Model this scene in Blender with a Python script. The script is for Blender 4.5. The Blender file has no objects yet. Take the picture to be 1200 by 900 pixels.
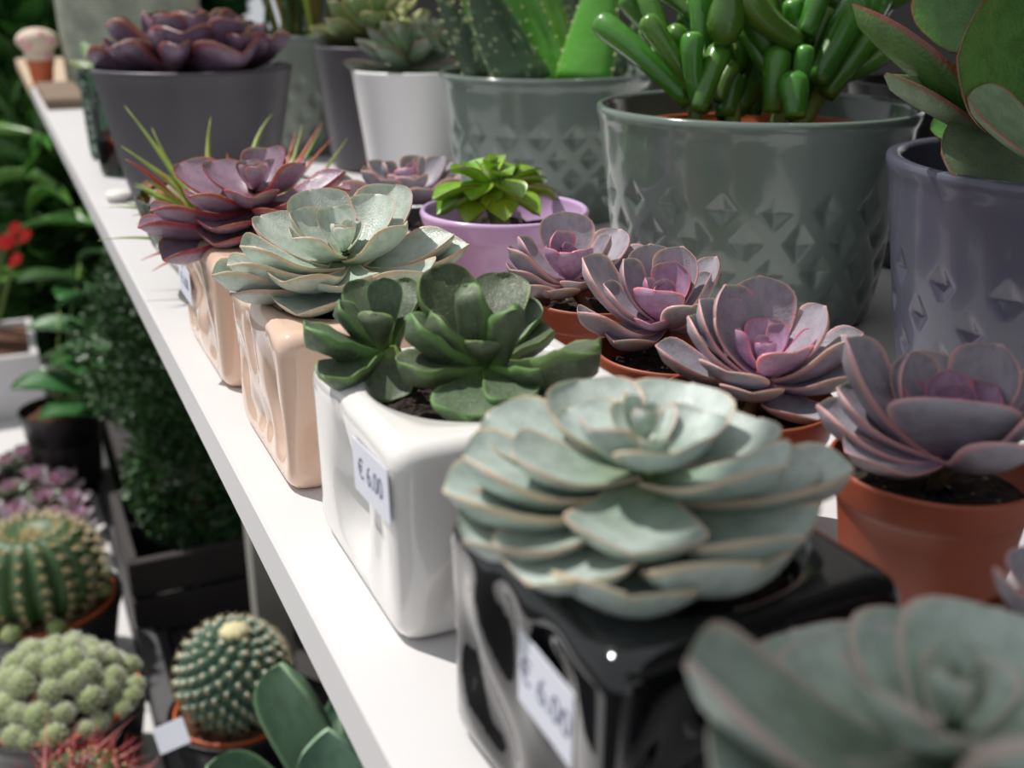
import bpy, math, random
import numpy as np
from mathutils import Vector, Matrix

# ------------------------------------------------------------------ camera, light, exposure
FPX, CAMH = 1300.0, 0.17
PITCH, YAW = math.radians(20.3), math.radians(24.6)
scene = bpy.context.scene
COL = scene.collection
cam_d = bpy.data.cameras.new('camera')
cam = bpy.data.objects.new('camera', cam_d)
COL.objects.link(cam)
cam.location = (0, 0, CAMH)
cam.rotation_euler = (math.pi / 2 - PITCH, 0, -YAW)
cam_d.sensor_width = 36.0
cam_d.lens = FPX / 1200 * 36.0
cam_d.clip_start = 0.01
cam_d.dof.use_dof = True
cam_d.dof.focus_distance = 0.40
cam_d.dof.aperture_fstop = 11.0
scene.camera = cam

world = bpy.data.worlds.new('sky')
scene.world = world
world.use_nodes = True
bg = world.node_tree.nodes['Background']
bg.inputs[0].default_value = (0.93, 0.965, 1.0, 1)
bg.inputs[1].default_value = 0.55

SUN_AZ, SUN_EL = (-0.6, 0.8), math.radians(60)
sun_d = bpy.data.lights.new('sun', 'SUN')
sun_d.energy = 4.1
sun_d.angle = math.radians(0.53)
sun_d.color = (1.0, 0.965, 0.91)
sun = bpy.data.objects.new('sun', sun_d)
COL.objects.link(sun)
sd = Vector((SUN_AZ[0] * math.cos(SUN_EL), SUN_AZ[1] * math.cos(SUN_EL), math.sin(SUN_EL)))
sun.rotation_euler = sd.to_track_quat('Z', 'Y').to_euler()
sun.location = sd * 4

vs = scene.view_settings
vs.view_transform = 'Standard'
vs.look = 'None'
vs.gamma = 1.0
vs.exposure = 0.0
vs.use_curve_mapping = False

rng = random.Random(7)

# ------------------------------------------------------------------ pixel -> direction
CAM = Vector((0, 0, CAMH))
def ray(u, v):
    dx = (u - 600) / FPX; dy = (450 - v) / FPX
    F = math.cos(PITCH) + dy * math.sin(PITCH); D = math.sin(PITCH) - dy * math.cos(PITCH)
    return Vector((dx * math.cos(YAW) + F * math.sin(YAW), -dx * math.sin(YAW) + F * math.cos(YAW), -D))
def onz(u, v, z=0.0):
    r = ray(u, v); return CAM + r * ((z - CAMH) / r.z)
def at(u, v, t):
    return CAM + ray(u, v) * t

# ------------------------------------------------------------------ materials
MATS = {}
def nmat(name):
    m = bpy.data.materials.new(name); m.use_nodes = True
    MATS[name] = m
    nt = m.node_tree
    return m, nt, nt.nodes['Principled BSDF']
def rgb(r, g, b):
    def f(c):
        c /= 255.0
        return c / 12.92 if c <= 0.04045 else ((c + 0.055) / 1.055) ** 2.4
    return (f(r), f(g), f(b), 1)
def node(nt, t, **kw):
    n = nt.nodes.new(t)
    for k, v in kw.items(): setattr(n, k, v)
    return n
def mix(nt, a, b, fac):
    n = node(nt, 'ShaderNodeMix', data_type='RGBA')
    if isinstance(a, tuple): n.inputs[6].default_value = a
    else: nt.links.new(a, n.inputs[6])
    if isinstance(b, tuple): n.inputs[7].default_value = b
    else: nt.links.new(b, n.inputs[7])
    if isinstance(fac, float): n.inputs[0].default_value = fac
    else: nt.links.new(fac, n.inputs[0])
    return n.outputs[2]
def noise(nt, scale, detail=3.0, coord='Object'):
    tc = node(nt, 'ShaderNodeTexCoord')
    n = node(nt, 'ShaderNodeTexNoise')
    n.inputs['Scale'].default_value = scale; n.inputs['Detail'].default_value = detail
    nt.links.new(tc.outputs[coord], n.inputs['Vector'])
    return n.outputs['Fac']
def maprange(nt, x, a, b, c=0.0, d=1.0, smooth=True):
    n = node(nt, 'ShaderNodeMapRange')
    if smooth: n.interpolation_type = 'SMOOTHSTEP'
    nt.links.new(x, n.inputs[0])
    for i, q in enumerate((a, b, c, d)): n.inputs[i + 1].default_value = q
    return n.outputs[0]
def bump(nt, bsdf, h, strength, dist):
    b = node(nt, 'ShaderNodeBump')
    b.inputs['Strength'].default_value = strength; b.inputs['Distance'].default_value = dist
    nt.links.new(h, b.inputs['Height']); nt.links.new(b.outputs[0], bsdf.inputs['Normal'])
def simple(name, col, rough=0.5, var=0.12, nscale=30.0, coat=0.0, spec=0.5, bumps=0.0, bscale=200.0, bdist=0.001, metal=0.0):
    m, nt, b = nmat(name)
    dark = tuple(c * (1 - var) for c in col[:3]) + (1,)
    lite = tuple(min(1, c * (1 + var)) for c in col[:3]) + (1,)
    nt.links.new(mix(nt, dark, lite, noise(nt, nscale)), b.inputs['Base Color'])
    b.inputs['Roughness'].default_value = rough
    b.inputs['Coat Weight'].default_value = coat
    b.inputs['Coat Roughness'].default_value = 0.06
    b.inputs['Specular IOR Level'].default_value = spec
    b.inputs['Metallic'].default_value = metal
    if bumps: bump(nt, b, noise(nt, bscale), bumps, bdist)
    return m
def leafmat(name, base, tipc, rim, rough=0.42, sss=0.12, spot=None, rimlo=0.84, rimhi=0.985, coat=0.0, hue=0.02, val=0.25, basec=None, spotscale=60.0):
    m, nt, b = nmat(name)
    a_rim = node(nt, 'ShaderNodeAttribute', attribute_name='rim')
    a_t = node(nt, 'ShaderNodeAttribute', attribute_name='along')
    c = mix(nt, base, tipc, maprange(nt, a_t.outputs['Fac'], 0.25, 0.95))
    if basec: c = mix(nt, basec, c, maprange(nt, a_t.outputs['Fac'], 0.0, 0.45))
    n1 = noise(nt, 6.0)
    dk = node(nt, 'ShaderNodeHueSaturation'); dk.inputs['Value'].default_value = 0.80
    nt.links.new(c, dk.inputs['Color'])
    c = mix(nt, dk.outputs[0], c, maprange(nt, n1, 0.35, 0.62))
    if spot:
        c = mix(nt, c, spot, maprange(nt, noise(nt, spotscale, 2.0), 0.60, 0.68, 0.0, 0.8))
    c = mix(nt, c, rim, maprange(nt, a_rim.outputs['Fac'], rimlo, rimhi))
    oi = node(nt, 'ShaderNodeObjectInfo')
    hs = node(nt, 'ShaderNodeHueSaturation')
    nt.links.new(maprange(nt, oi.outputs['Random'], 0, 1, 0.5 - hue, 0.5 + hue, False), hs.inputs['Hue'])
    nt.links.new(maprange(nt, oi.outputs['Random'], 0, 1, 1 - val / 2, 1 + val / 2, False), hs.inputs['Value'])
    nt.links.new(c, hs.inputs['Color'])
    nt.links.new(hs.outputs[0], b.inputs['Base Color'])
    nt.links.new(maprange(nt, noise(nt, 14.0), 0.3, 0.7, rough - 0.08, rough + 0.1), b.inputs['Roughness'])
    b.inputs['Subsurface Weight'].default_value = sss
    b.inputs['Subsurface Radius'].default_value = (0.6, 1.0, 0.35)
    b.inputs['Subsurface Scale'].default_value = 0.003
    b.inputs['Coat Weight'].default_value = coat
    b.inputs['Coat Roughness'].default_value = 0.12
    bump(nt, b, noise(nt, 40.0), 0.15, 0.01)
    return m

simple('shelf_white', rgb(214, 212, 213), 0.38, 0.02, 6.0)
simple('black_gloss', rgb(14, 14, 17), 0.07, 0.1, coat=0.6)
simple('white_gloss', rgb(232, 229, 226), 0.12, 0.02, coat=0.5)
simple('peach_gloss', rgb(230, 198, 177), 0.12, 0.05, 12.0, coat=0.5)
simple('sage_gloss', rgb(106, 119, 112), 0.16, 0.06, 8.0, coat=0.5)
simple('sage_tall', rgb(120, 128, 118), 0.3, 0.08, 8.0)
simple('charcoal_matt', rgb(74, 71, 77), 0.42, 0.05, 8.0)
simple('slate_gloss', rgb(80, 81, 96), 0.24, 0.05, 8.0, coat=0.25)
simple('white_matt', rgb(240, 238, 239), 0.35, 0.02, 8.0)
simple('lavender_gloss', rgb(214, 178, 222), 0.2, 0.03, 8.0, coat=0.4)
simple('terracotta', rgb(152, 74, 48), 0.5, 0.10, 14.0)
simple('terracotta_in', rgb(188, 92, 48), 0.5, 0.10, 14.0)
simple('black_plastic', rgb(24, 24, 27), 0.4, 0.15, 20.0, bumps=0.3, bscale=300)
simple('soil', rgb(44, 31, 25), 0.95, 0.5, 120.0, bumps=1.0, bscale=90.0, bdist=0.02)
simple('soil_brown', rgb(92, 58, 40), 0.95, 0.45, 60.0, bumps=1.0, bscale=60.0, bdist=0.02)
simple('grit', rgb(128, 110, 88), 0.85, 0.3, 200.0)
simple('paper', rgb(226, 228, 240), 0.6, 0.02)
simple('ink', rgb(92, 94, 128), 0.7, 0.1)
simple('stem_green', rgb(104, 128, 62), 0.5, 0.15)
simple('stem_brown', rgb(96, 80, 52), 0.7, 0.2)
simple('wood_pale', rgb(196, 172, 146), 0.6, 0.15, 12.0)
simple('wood_brown', rgb(122, 102, 84), 0.65, 0.18, 25.0)
simple('wood_dark', rgb(50, 46, 46), 0.7, 0.2, 12.0, bumps=0.4, bscale=40)
simple('floor_dark', rgb(40, 42, 40), 0.8, 0.3, 3.0)
simple('wall_dark', rgb(17, 18, 18), 0.8, 0.3, 2.0)
simple('metal_grey', rgb(86, 86, 88), 0.45, 0.1, 10.0)
simple('post_grey', rgb(160, 158, 150), 0.5, 0.1, 10.0)
simple('spine_pale', rgb(214, 200, 160), 0.6, 0.15)
simple('spine_white', rgb(232, 232, 216), 0.7, 0.1)
simple('spine_red', rgb(150, 42, 40), 0.5, 0.3, 30.0)
simple('areole', rgb(212, 176, 128), 0.9, 0.1)
simple('flower_pink', rgb(232, 110, 170), 0.5, 0.1)
simple('flower_yellow', rgb(214, 204, 160), 0.7, 0.2, 60)
simple('flower_red', rgb(214, 24, 18), 0.5, 0.2)
simple('pearl_white', rgb(226, 222, 214), 0.6, 0.05)
simple('tooth_cream', rgb(206, 208, 140), 0.5, 0.1)
simple('cactus_dark', rgb(62, 92, 54), 0.5, 0.2, 20.0)
simple('cactus_clump', rgb(138, 152, 98), 0.6, 0.15, 30.0)
simple('cactus_grey', rgb(84, 112, 92), 0.5, 0.2, 30.0)
simple('cactus_cream', rgb(214, 196, 176), 0.7, 0.15, 30.0)

leafmat('ech_green', rgb(154, 174, 160), rgb(188, 200, 194), rgb(206, 186, 164), basec=rgb(122, 146, 108), rimlo=.90)
leafmat('ech_pale', rgb(172, 188, 174), rgb(202, 212, 202), rgb(212, 184, 162), basec=rgb(128, 152, 116), rimlo=0.88, rough=0.36)
leafmat('ech_purple', rgb(136, 106, 126), rgb(164, 138, 158), rgb(170, 62, 72), rough=0.32, rimlo=0.86, basec=rgb(132, 88, 104))
leafmat('ech_lilac', rgb(158, 146, 160), rgb(166, 160, 170), rgb(212, 160, 160), rough=0.45, basec=rgb(154, 122, 152), rimlo=0.86)
leafmat('ech_lilac_core', rgb(180, 140, 172), rgb(178, 146, 176), rgb(212, 120, 146), rough=0.42, rimlo=0.82)
leafmat('ech_bluegreen', rgb(158, 178, 160), rgb(180, 194, 186), rgb(206, 186, 176), rough=0.45, basec=rgb(134, 158, 140))  # own leaf colour of the large echeveria nearest the camera
leafmat('ech_plum', rgb(100, 78, 98), rgb(128, 106, 128), rgb(140, 66, 74), rough=0.3, rimlo=0.86)
leafmat('ech_olive', rgb(96, 120, 70), rgb(128, 146, 96), rgb(140, 128, 84), rough=0.4)
leafmat('ech_dull', rgb(128, 160, 126), rgb(128, 140, 122), rgb(104, 74, 78), rough=0.4, rimlo=0.88)
leafmat('felt_green', rgb(70, 86, 60), rgb(88, 103, 76), rgb(108, 138, 80), rough=0.5, sss=0.06, rimlo=0.88, spot=rgb(112, 126, 100), spotscale=26.0, basec=rgb(104, 134, 56))
leafmat('glossy_green', rgb(150, 190, 44), rgb(128, 172, 44), rgb(92, 58, 34), rough=0.16, sss=0.15, coat=0.5, rimlo=0.93, rimhi=1.0)
leafmat('gollum', rgb(66, 112, 34), rgb(80, 132, 42), rgb(112, 156, 70), rough=0.26, sss=0.15, coat=0.3, rimlo=0.9, rimhi=1.0)
leafmat('jade', rgb(62, 104, 44), rgb(84, 124, 58), rgb(128, 64, 50), rough=0.28, sss=0.1, coat=0.2, rimlo=0.93, rimhi=0.995)
leafmat('jade_grey', rgb(112, 130, 98), rgb(124, 142, 110), rgb(132, 84, 70), rough=0.45, sss=0.1, rimlo=0.93, rimhi=0.995)
leafmat('aloe_dark', rgb(66, 92, 66), rgb(80, 104, 78), rgb(92, 120, 84), rough=0.4, spot=rgb(176, 190, 146), spotscale=170.0)
leafmat('aloe_green', rgb(92, 150, 44), rgb(98, 152, 52), rgb(160, 190, 96), rough=0.34, sss=0.25)
leafmat('grassy', rgb(150, 168, 66), rgb(150, 166, 70), rgb(150, 166, 70), rough=0.45, sss=0.2)
leafmat('grass_red', rgb(190, 120, 70), rgb(204, 86, 66), rgb(204, 86, 66), rough=0.45, sss=0.2)
leafmat('grass_olive', rgb(110, 96, 40), rgb(128, 92, 44), rgb(128, 92, 44), rough=0.6)
leafmat('paddle', rgb(104, 136, 110), rgb(116, 150, 124), rgb(150, 182, 150), rough=0.45, rimlo=0.9)
leafmat('foliage_deep', rgb(40, 84, 38), rgb(52, 104, 46), rgb(60, 112, 54), rough=0.35, val=0.4)
leafmat('foliage_mid', rgb(76, 128, 48), rgb(92, 150, 60), rgb(104, 160, 70), rough=0.3, val=0.4)
leafmat('foliage_pale', rgb(164, 186, 130), rgb(180, 200, 150), rgb(180, 200, 150), rough=0.4)
leafmat('boxwood', rgb(44, 86, 42), rgb(62, 112, 56), rgb(62, 112, 56), rough=0.45)

def woven():
    m, nt, b = nmat('woven_sage')
    tc = node(nt, 'ShaderNodeTexCoord')
    sep = node(nt, 'ShaderNodeSeparateXYZ'); nt.links.new(tc.outputs['UV'], sep.inputs[0])
    def sine(o, k):
        q = node(nt, 'ShaderNodeMath', operation='MULTIPLY'); q.inputs[1].default_value = k; nt.links.new(o, q.inputs[0])
        s = node(nt, 'ShaderNodeMath', operation='SINE'); nt.links.new(q.outputs[0], s.inputs[0]); return s.outputs[0]
    add = node(nt, 'ShaderNodeMath', operation='ADD')
    nt.links.new(sine(sep.outputs[0], 900), add.inputs[0]); nt.links.new(sine(sep.outputs[1], 420), add.inputs[1])
    f = maprange(nt, add.outputs[0], -1.6, 1.6)
    c = mix(nt, rgb(138, 146, 130), rgb(182, 186, 170), f)
    nt.links.new(mix(nt, rgb(132, 138, 124), c, maprange(nt, noise(nt, 25.0), 0.3, 0.65)), b.inputs['Base Color'])
    b.inputs['Roughness'].default_value = 0.85
    bump(nt, b, f, 0.5, 0.002)
woven()
def glassmat(name, col, rough=0.02):
    m, nt, b = nmat(name)
    nt.links.new(mix(nt, col, tuple(c * 0.94 for c in col[:3]) + (1,), noise(nt, 9.0)), b.inputs['Base Color'])
    b.inputs['Transmission Weight'].default_value = 1.0
    b.inputs['Roughness'].default_value = rough
    b.inputs['IOR'].default_value = 1.45
glassmat('clear_glass', (0.72, 0.78, 0.76, 1))
glassmat('green_glass', (0.20, 0.30, 0.24, 1), 0.05)

# ------------------------------------------------------------------ mesh helpers
def mesh(name, verts, faces, smooth=True, attrs=None, uvs=None):
    me = bpy.data.meshes.new(name)
    me.from_pydata([tuple(v) for v in verts], [], [tuple(f) for f in faces])
    if smooth: me.polygons.foreach_set('use_smooth', [True] * len(me.polygons))
    if attrs:
        for k, a in attrs.items():
            at_ = me.attributes.new(k, 'FLOAT', 'POINT')
            at_.data.foreach_set('value', np.asarray(a, dtype=np.float32))
    if uvs is not None:
        l = me.uv_layers.new(name='UVMap')
        idx = np.zeros(len(me.loops), dtype=np.int32); me.loops.foreach_get('vertex_index', idx)
        l.data.foreach_set('uv', np.asarray(uvs, dtype=np.float32)[idx].ravel())
    me.update()
    return me
class MB:
    """collects pieces of ONE mesh"""
    def __init__(self): self.v = []; self.f = []; self.rim = []; self.al = []
    def add(self, v, f, rim=None, al=None):
        o = len(self.v)
        self.v += [tuple(p) for p in v]
        self.f += [tuple(i + o for i in q) for q in f]
        self.rim += list(rim) if rim is not None else [0.0] * len(v)
        self.al += list(al) if al is not None else [0.5] * len(v)
    def mesh(self, name, smooth=True):
        return mesh(name, self.v, self.f, smooth, {'rim': self.rim, 'along': self.al})
def mkobj(name, me, mat, parent=None, M=None):
    o = bpy.data.objects.new(name, me)
    COL.objects.link(o)
    if mat is not None and len(me.materials) == 0: me.materials.append(MATS[mat])
    elif mat is not None and me.materials[0] is not MATS[mat]:
        o.material_slots[0].link = 'OBJECT'; o.material_slots[0].material = MATS[mat]
    if parent is not None:
        o.parent = parent
        W = Matrix(); q = parent
        while q is not None: W = q.matrix_basis @ W; q = q.parent
        o.matrix_basis = W.inverted() @ (M if M is not None else Matrix())
    elif M is not None: o.matrix_basis = M
    return o
def thing(name, label, cat, loc, group=None):
    o = bpy.data.objects.new(name, None); COL.objects.link(o)
    o.empty_display_size = 0.02; o.rotation_mode = 'XYZ'
    o.location = loc; tag(o, label, cat, group); return o
def tag(o, label, cat, group=None):
    o['label'] = label; o['category'] = cat
    if group: o['group'] = group
def part_at(name, me, mat, parent, loc, rotz=0.0, scale=1.0):
    return mkobj(name, me, mat, parent, Matrix.Translation(loc) @ Matrix.Rotation(rotz, 4, 'Z') @ Matrix.Scale(scale, 4))
def struct(name, me, mat, M=None):
    o = mkobj(name, me, mat, None, M); o['kind'] = 'structure'; return o

def lathe(prof, seg=64, closed=False):
    v = []; f = []; n = len(prof)
    for i in range(seg):
        a = 2 * math.pi * i / seg
        for r, z in prof: v.append((r * math.cos(a), r * math.sin(a), z))
    for i in range(seg):
        j = (i + 1) % seg
        for k in range(n - 1):
            f.append((i * n + k, j * n + k, j * n + k + 1, i * n + k + 1))
    return v, f
def tube(pts, rad, seg=8, cap=True):
    pts = [Vector(p) for p in pts]; n = len(pts); v = []; f = []
    ref = Vector((0.3, 0.5, 0.81)).normalized()
    for i, p in enumerate(pts):
        d = (pts[min(i + 1, n - 1)] - pts[max(i - 1, 0)]).normalized()
        a = d.cross(ref)
        if a.length < 0.1: a = d.cross(Vector((1, 0, 0)))
        a.normalize(); b = d.cross(a)
        r = rad[i] if isinstance(rad, (list, tuple)) else rad
        for k in range(seg):
            t = 2 * math.pi * k / seg
            v.append(p + a * (r * math.cos(t)) + b * (r * math.sin(t)))
    for i in range(n - 1):
        for k in range(seg):
            l = (k + 1) % seg
            f.append((i * seg + k, i * seg + l, (i + 1) * seg + l, (i + 1) * seg + k))
    if cap:
        f.append(tuple(range(seg - 1, -1, -1))); f.append(tuple((n - 1) * seg + k for k in range(seg)))
    return v, f
def box(cx, cy, cz, sx, sy, sz, bev=0.0):
    x, y, z = sx / 2, sy / 2, sz / 2
    if bev <= 0:
        v = [(cx + i * x, cy + j * y, cz + k * z) for i in (-1, 1) for j in (-1, 1) for k in (-1, 1)]
        return v, [(0, 1, 3, 2), (4, 6, 7, 5), (0, 4, 5, 1), (2, 3, 7, 6), (0, 2, 6, 4), (1, 5, 7, 3)]
    v = []; b = bev; f = []
    ring = [(-x, -y, -1, -1), (x, -y, 1, -1), (x, y, 1, 1), (-x, y, -1, 1)]
    for zz, ins in ((-z, b), (-z + b, 0), (z - b, 0), (z, b)):
        for px, py, sx_, sy_ in ring:
            v.append((cx + px - sx_ * (b if ins else 0) + 0, cy + py - sy_ * (b if ins else 0), cz + zz))
    for k in range(3):
        for i in range(4):
            j = (i + 1) % 4
            f.append((k * 4 + i, k * 4 + j, k * 4 + 4 + j, k * 4 + 4 + i))
    f.append((3, 2, 1, 0)); f.append((12, 13, 14, 15))
    return v, f
def M1(*vf, name='m', smooth=True):
    mb = MB()
    for v, f in vf: mb.add(v, f)
    return mb.mesh(name, smooth)
def M_box(name, *a, **k): return M1(box(*a, **k), name=name, smooth=False)

# ------------------------------------------------------------------ leaves
TS = [0, .06, .14, .24, .36, .48, .58, .68, .76, .83, .89, .935, .965, .985, 1.0]
SS = [-1, -.955, -.86, -.62, -.3, 0, .3, .62, .86, .955, 1]
OUT = {
 'ech': ([0, .1, .3, .5, .64, .75, .84, .91, .955, .98, 1], [.17, .2, .31, .43, .49, .5, .455, .345, .2, .075, .0]),
 'round': ([0, .1, .3, .5, .65, .78, .88, .95, .985, 1], [.14, .2, .36, .47, .5, .48, .40, .26, .13, .0]),
 'paddle': ([0, .1, .3, .5, .68, .8, .9, .96, .99, 1], [.16, .18, .27, .4, .49, .5, .42, .28, .14, .0]),
 'lance': ([0, .1, .3, .5, .7, .85, .95, 1], [.3, .38, .5, .48, .36, .2, .07, 0]),
 'agave': ([0, .1, .3, .5, .65, .78, .9, .96, 1], [.2, .24, .36, .48, .5, .42, .22, .08, 0]),
}
_leaf_cache = {}
def leafmesh(kind='ech', belly=.12, cup=.35, thick=.1, wavy=0.0, tipup=0.0, var=0):
    key = (kind, belly, cup, thick, wavy, tipup, var)
    if key in _leaf_cache: return _leaf_cache[key]
    r = random.Random(hash(str(key)) % 9999 if False else sum(ord(c) for c in str(key)))
    ph = [r.uniform(0, 6.28) for _ in range(4)]
    asym = r.uniform(-.05, .05); bend = r.uniform(-.03, .03)
    xs, hs = OUT[kind]
    fine = np.linspace(0, 1, 201)
    h = np.interp(fine, xs, hs)
    k = np.ones(9) / 9.0
    hp = np.convolve(np.pad(h, 4, mode='edge'), k, mode='valid')
    w = np.clip((fine - .93) / .05, 0, 1); hp = hp * (1 - w) + h * w
    nt_, ns = len(TS), len(SS)
    V = []; rim = []; al = []
    for side in (0, 1):
        for t in TS:
            hw = float(np.interp(t, fine, hp))
            for s in SS:
                y = s * hw * (1 + asym * s) + bend * math.sin(math.pi * t)
                z = -belly * 4 * t * (1 - t) + cup * hw * s * s * (0.35 + .65 * t) + tipup * max(0, t - .7) ** 2
                z += wavy * abs(s) ** 3 * math.sin(t * 15 + ph[0] + (2 if s > 0 else 0)) * t
                z += wavy * .6 * max(0, t - .7) / .3 * math.sin(s * 5 + ph[1])
                z += 0.012 * math.sin(5 * t + ph[2]) * math.sin(2 * s + ph[3])
                if side == 1:
                    z -= thick * max(0.0, 1 - s * s) ** .55 * (1 - .35 * t) * min(1, (1 - t) / .12 + .04) + (0.01 if abs(s) < 1 else 0)
                V.append((t, y, z))
                rim.append(max(abs(s), min(1, max(0, (t - .86) / .13)) if kind != 'paddle' else min(1, max(0, (t - .88) / .11))))
                al.append(t)
    F = []
    N = nt_ * ns
    for i in range(nt_ - 1):
        for j in range(ns - 1):
            a = i * ns + j
            F.append((a, a + ns, a + ns + 1, a + 1))
            F.append((N + a, N + a + 1, N + a + ns + 1, N + a + ns))
        for j, fl in ((0, 0), (ns - 1, 1)):
            a = i * ns + j
            q = (a, N + a, N + a + ns, a + ns)
            F.append(q if not fl else q[::-1])
    me = mesh('leaf', V, F, True, {'rim': rim, 'along': al})
    _leaf_cache[key] = me
    return me
def leaf_matrix(base, tip, width, axis=Vector((0, 0, 1)), roll=0.0):
    d = Vector(tip) - Vector(base); L = d.length; x = d / L
    up = axis - x * axis.dot(x)
    if up.length < 0.05: up = Vector((-x.z, 0.3, x.x))
    up.normalize(); y = up.cross(x)
    R = Matrix((x, y, up)).transposed().to_4x4()
    return Matrix.Translation(base) @ R @ Matrix.Rotation(roll, 4, 'X') @ Matrix.Diagonal((L, width, L, 1))
def tip_from_pixel(base, u, v, L, side):
    """the leaf tip seen at (u,v): the point of that line of sight at leaf length L from the leaf base"""
    d = ray(u, v).normalized(); oc = CAM - base
    b = d.dot(oc); c = oc.dot(oc) - L * L; disc = b * b - c
    if disc <= 0: return CAM + d * (-b)
    s = math.sqrt(disc)
    return CAM + d * (-b - s if side > 0 else -b + s)
def traced(parent, C, leaves, mat, kind='ech', belly=.10, cup=.3, thick=.09, wavy=0.0, height=.012, core=None, corelen=.016, axis=Vector((0, 0, 1)), wscale=1.0, drop=0.0, bud=0.0):
    """C: rosette centre; leaves: (u, v, length mm, +1 near / -1 far, width mm)"""
    Lm = max(l[2] for l in leaves)
    for i, (u, v, L, side, w, *bl) in enumerate(leaves):
        k = L / Lm
        base = C + axis * (height * (1 - k) - drop * k)
        tip = tip_from_pixel(base, u, v, L / 1000, side)
        d = (tip - base); d.normalize()
        base = base + Vector((d.x, d.y, 0)) * .002 * k
        el = math.asin(max(-1, min(1, d.z)))
        cu = cup * (1.5 if k < .6 else 1.0)
        me = leafmesh(kind, bl[0] if bl else belly, cu, thick, wavy, 0.0, i % 3)
        m = core if (core and L <= corelen * 1000) else mat
        mkobj('leaf', me, m, parent, leaf_matrix(base, tip, w / 1000 * wscale, axis, rng.uniform(-.08, .08)))
    if bud:
        a0 = rng.uniform(0, 6)
        for j in range(5):
            a = a0 + j * 2.4; el = math.radians(56 + 6 * j); L = bud * (1.25 - .12 * j)
            base = C + axis * (height * .8)
            mkobj('leaf', leafmesh(kind, .12, cup * 1.5, thick, 0, 0, j % 3), core or mat, parent, leaf_matrix(base, base + Vector((math.cos(a) * math.cos(el), math.sin(a) * math.cos(el), math.sin(el))) * L, L * .6, axis))
def rosette(parent, C, R, n, mat, el0=5, el1=80, kind='ech', wr=.62, belly=.1, cup=.3, thick=.09, rot=0.0, height=None, axis=Vector((0, 0, 1)), core=None, ncore=0, pw=.8, r=None, minl=.22):
    r = r or rng
    height = R * .3 if height is None else height
    q = Vector((0, 0, 1)).rotation_difference(axis)
    for i in range(n):
        k = i / max(1, n - 1)                     # 0 outer .. 1 inner
        L = R * ((1 - k) ** pw * (1 - minl) + minl) * r.uniform(.93, 1.05)
        el = math.radians(el0 + (el1 - el0) * k ** 1.1 + r.uniform(-4, 4))
        az = rot + i * 2.39996 + r.uniform(-.1, .1)
        base = C + axis * (height * k)
        d = q @ Vector((math.cos(az) * math.cos(el), math.sin(az) * math.cos(el), math.sin(el)))
        me = leafmesh(kind, belly, cup * (1.4 if k > .5 else 1), thick, 0.0, 0.0, i % 3)
        mkobj('leaf', me, core if (core and i >= n - ncore) else mat, parent, leaf_matrix(base, base + d * L, L * wr * r.uniform(.93, 1.07), axis))

# ------------------------------------------------------------------ pots
def cube_pot_mesh(side, h, r_open, seed, dent=.0036):
    r = random.Random(seed)
    dents = [(f, r.uniform(-.36, .36) * side, r.uniform(.14, .8) * h, r.uniform(.004, .009), r.uniform(.008, .016), r.choice((-1, -1, -.8, .5))) for f in range(4) for _ in range(10)]
    seg = 128; a = side / 2; V = []; F = []
    def outline(th, grow):
        c, s = math.cos(th), math.sin(th); n = 17.0
        q = 1 / (abs(c) ** n + abs(s) ** n) ** (1 / n)
        return (a + grow) * q * c, (a + grow) * q * s
    levels = [(-.010, 0.0005), (-.0045, .0), (-.0018, .0012), (-.0004, .0032)]
    zs = np.linspace(.006, h - .0065, 26)
    levels += [(0.0, float(z)) for z in zs]
    levels += [(-.0004, h - .0042), (-.0014, h - .0022), (-.003, h - .0008), (-.0052, h)]
    ths = [2 * math.pi * i / seg for i in range(seg)]
    rings = []
    for g, z in levels:
        ring = []
        taper = -.0008 * (1 - z / h)
        for th in ths:
            x, y = outline(th, g + taper)
            # dents pressed in each side
            face = 0 if x <= -abs(y) else 1 if x >= abs(y) else 2 if y <= 0 else 3
            s = y if face < 2 else x
            dd = 0.0
            if 0.004 < z < h - .004:
                for f_, s0, z0, ws, wz, sg in dents:
                    if f_ == face: dd += sg * math.exp(-((s - s0 - (z - z0) * .25) / ws) ** 2 - ((z - z0) / wz) ** 2)
            fade = min(1, max(0, (abs(a) - abs(s)) / .010)) * min(1, z / .012, (h - z) / .012)
            dd *= dent * fade
            nx, ny = ((-1, 0), (1, 0), (0, -1), (0, 1))[face]
            ring.append((x + nx * dd, y + ny * dd, z))
        rings.append(ring)
    for k, rr in enumerate((.06, .5, .96, 1.0)):       # flat top closing in to a round opening
        ring = []
        for th in ths:
            x, y = outline(th, -.0052 - .0002)
            ro = r_open + .0015
            ring.append((x * (1 - rr) + ro * math.cos(th) * rr, y * (1 - rr) + ro * math.sin(th) * rr, h + (.0 if k < 3 else -.0006)))
        rings.append(ring)
    for rad, z in ((r_open, h - .002), (r_open - .001, h - .02), (0.001, h - .0202)):
        rings.append([(rad * math.cos(th), rad * math.sin(th), z) for th in ths])
    n = seg
    for ring in rings: V += ring
    for i in range(len(rings) - 1):
        for k in range(n):
            l = (k + 1) % n
            F.append((i * n + k, i * n + l, (i + 1) * n + l, (i + 1) * n + k))
    F.append(tuple(range(n - 1, -1, -1)))
    return mesh('cube_pot', V, F)
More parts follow.
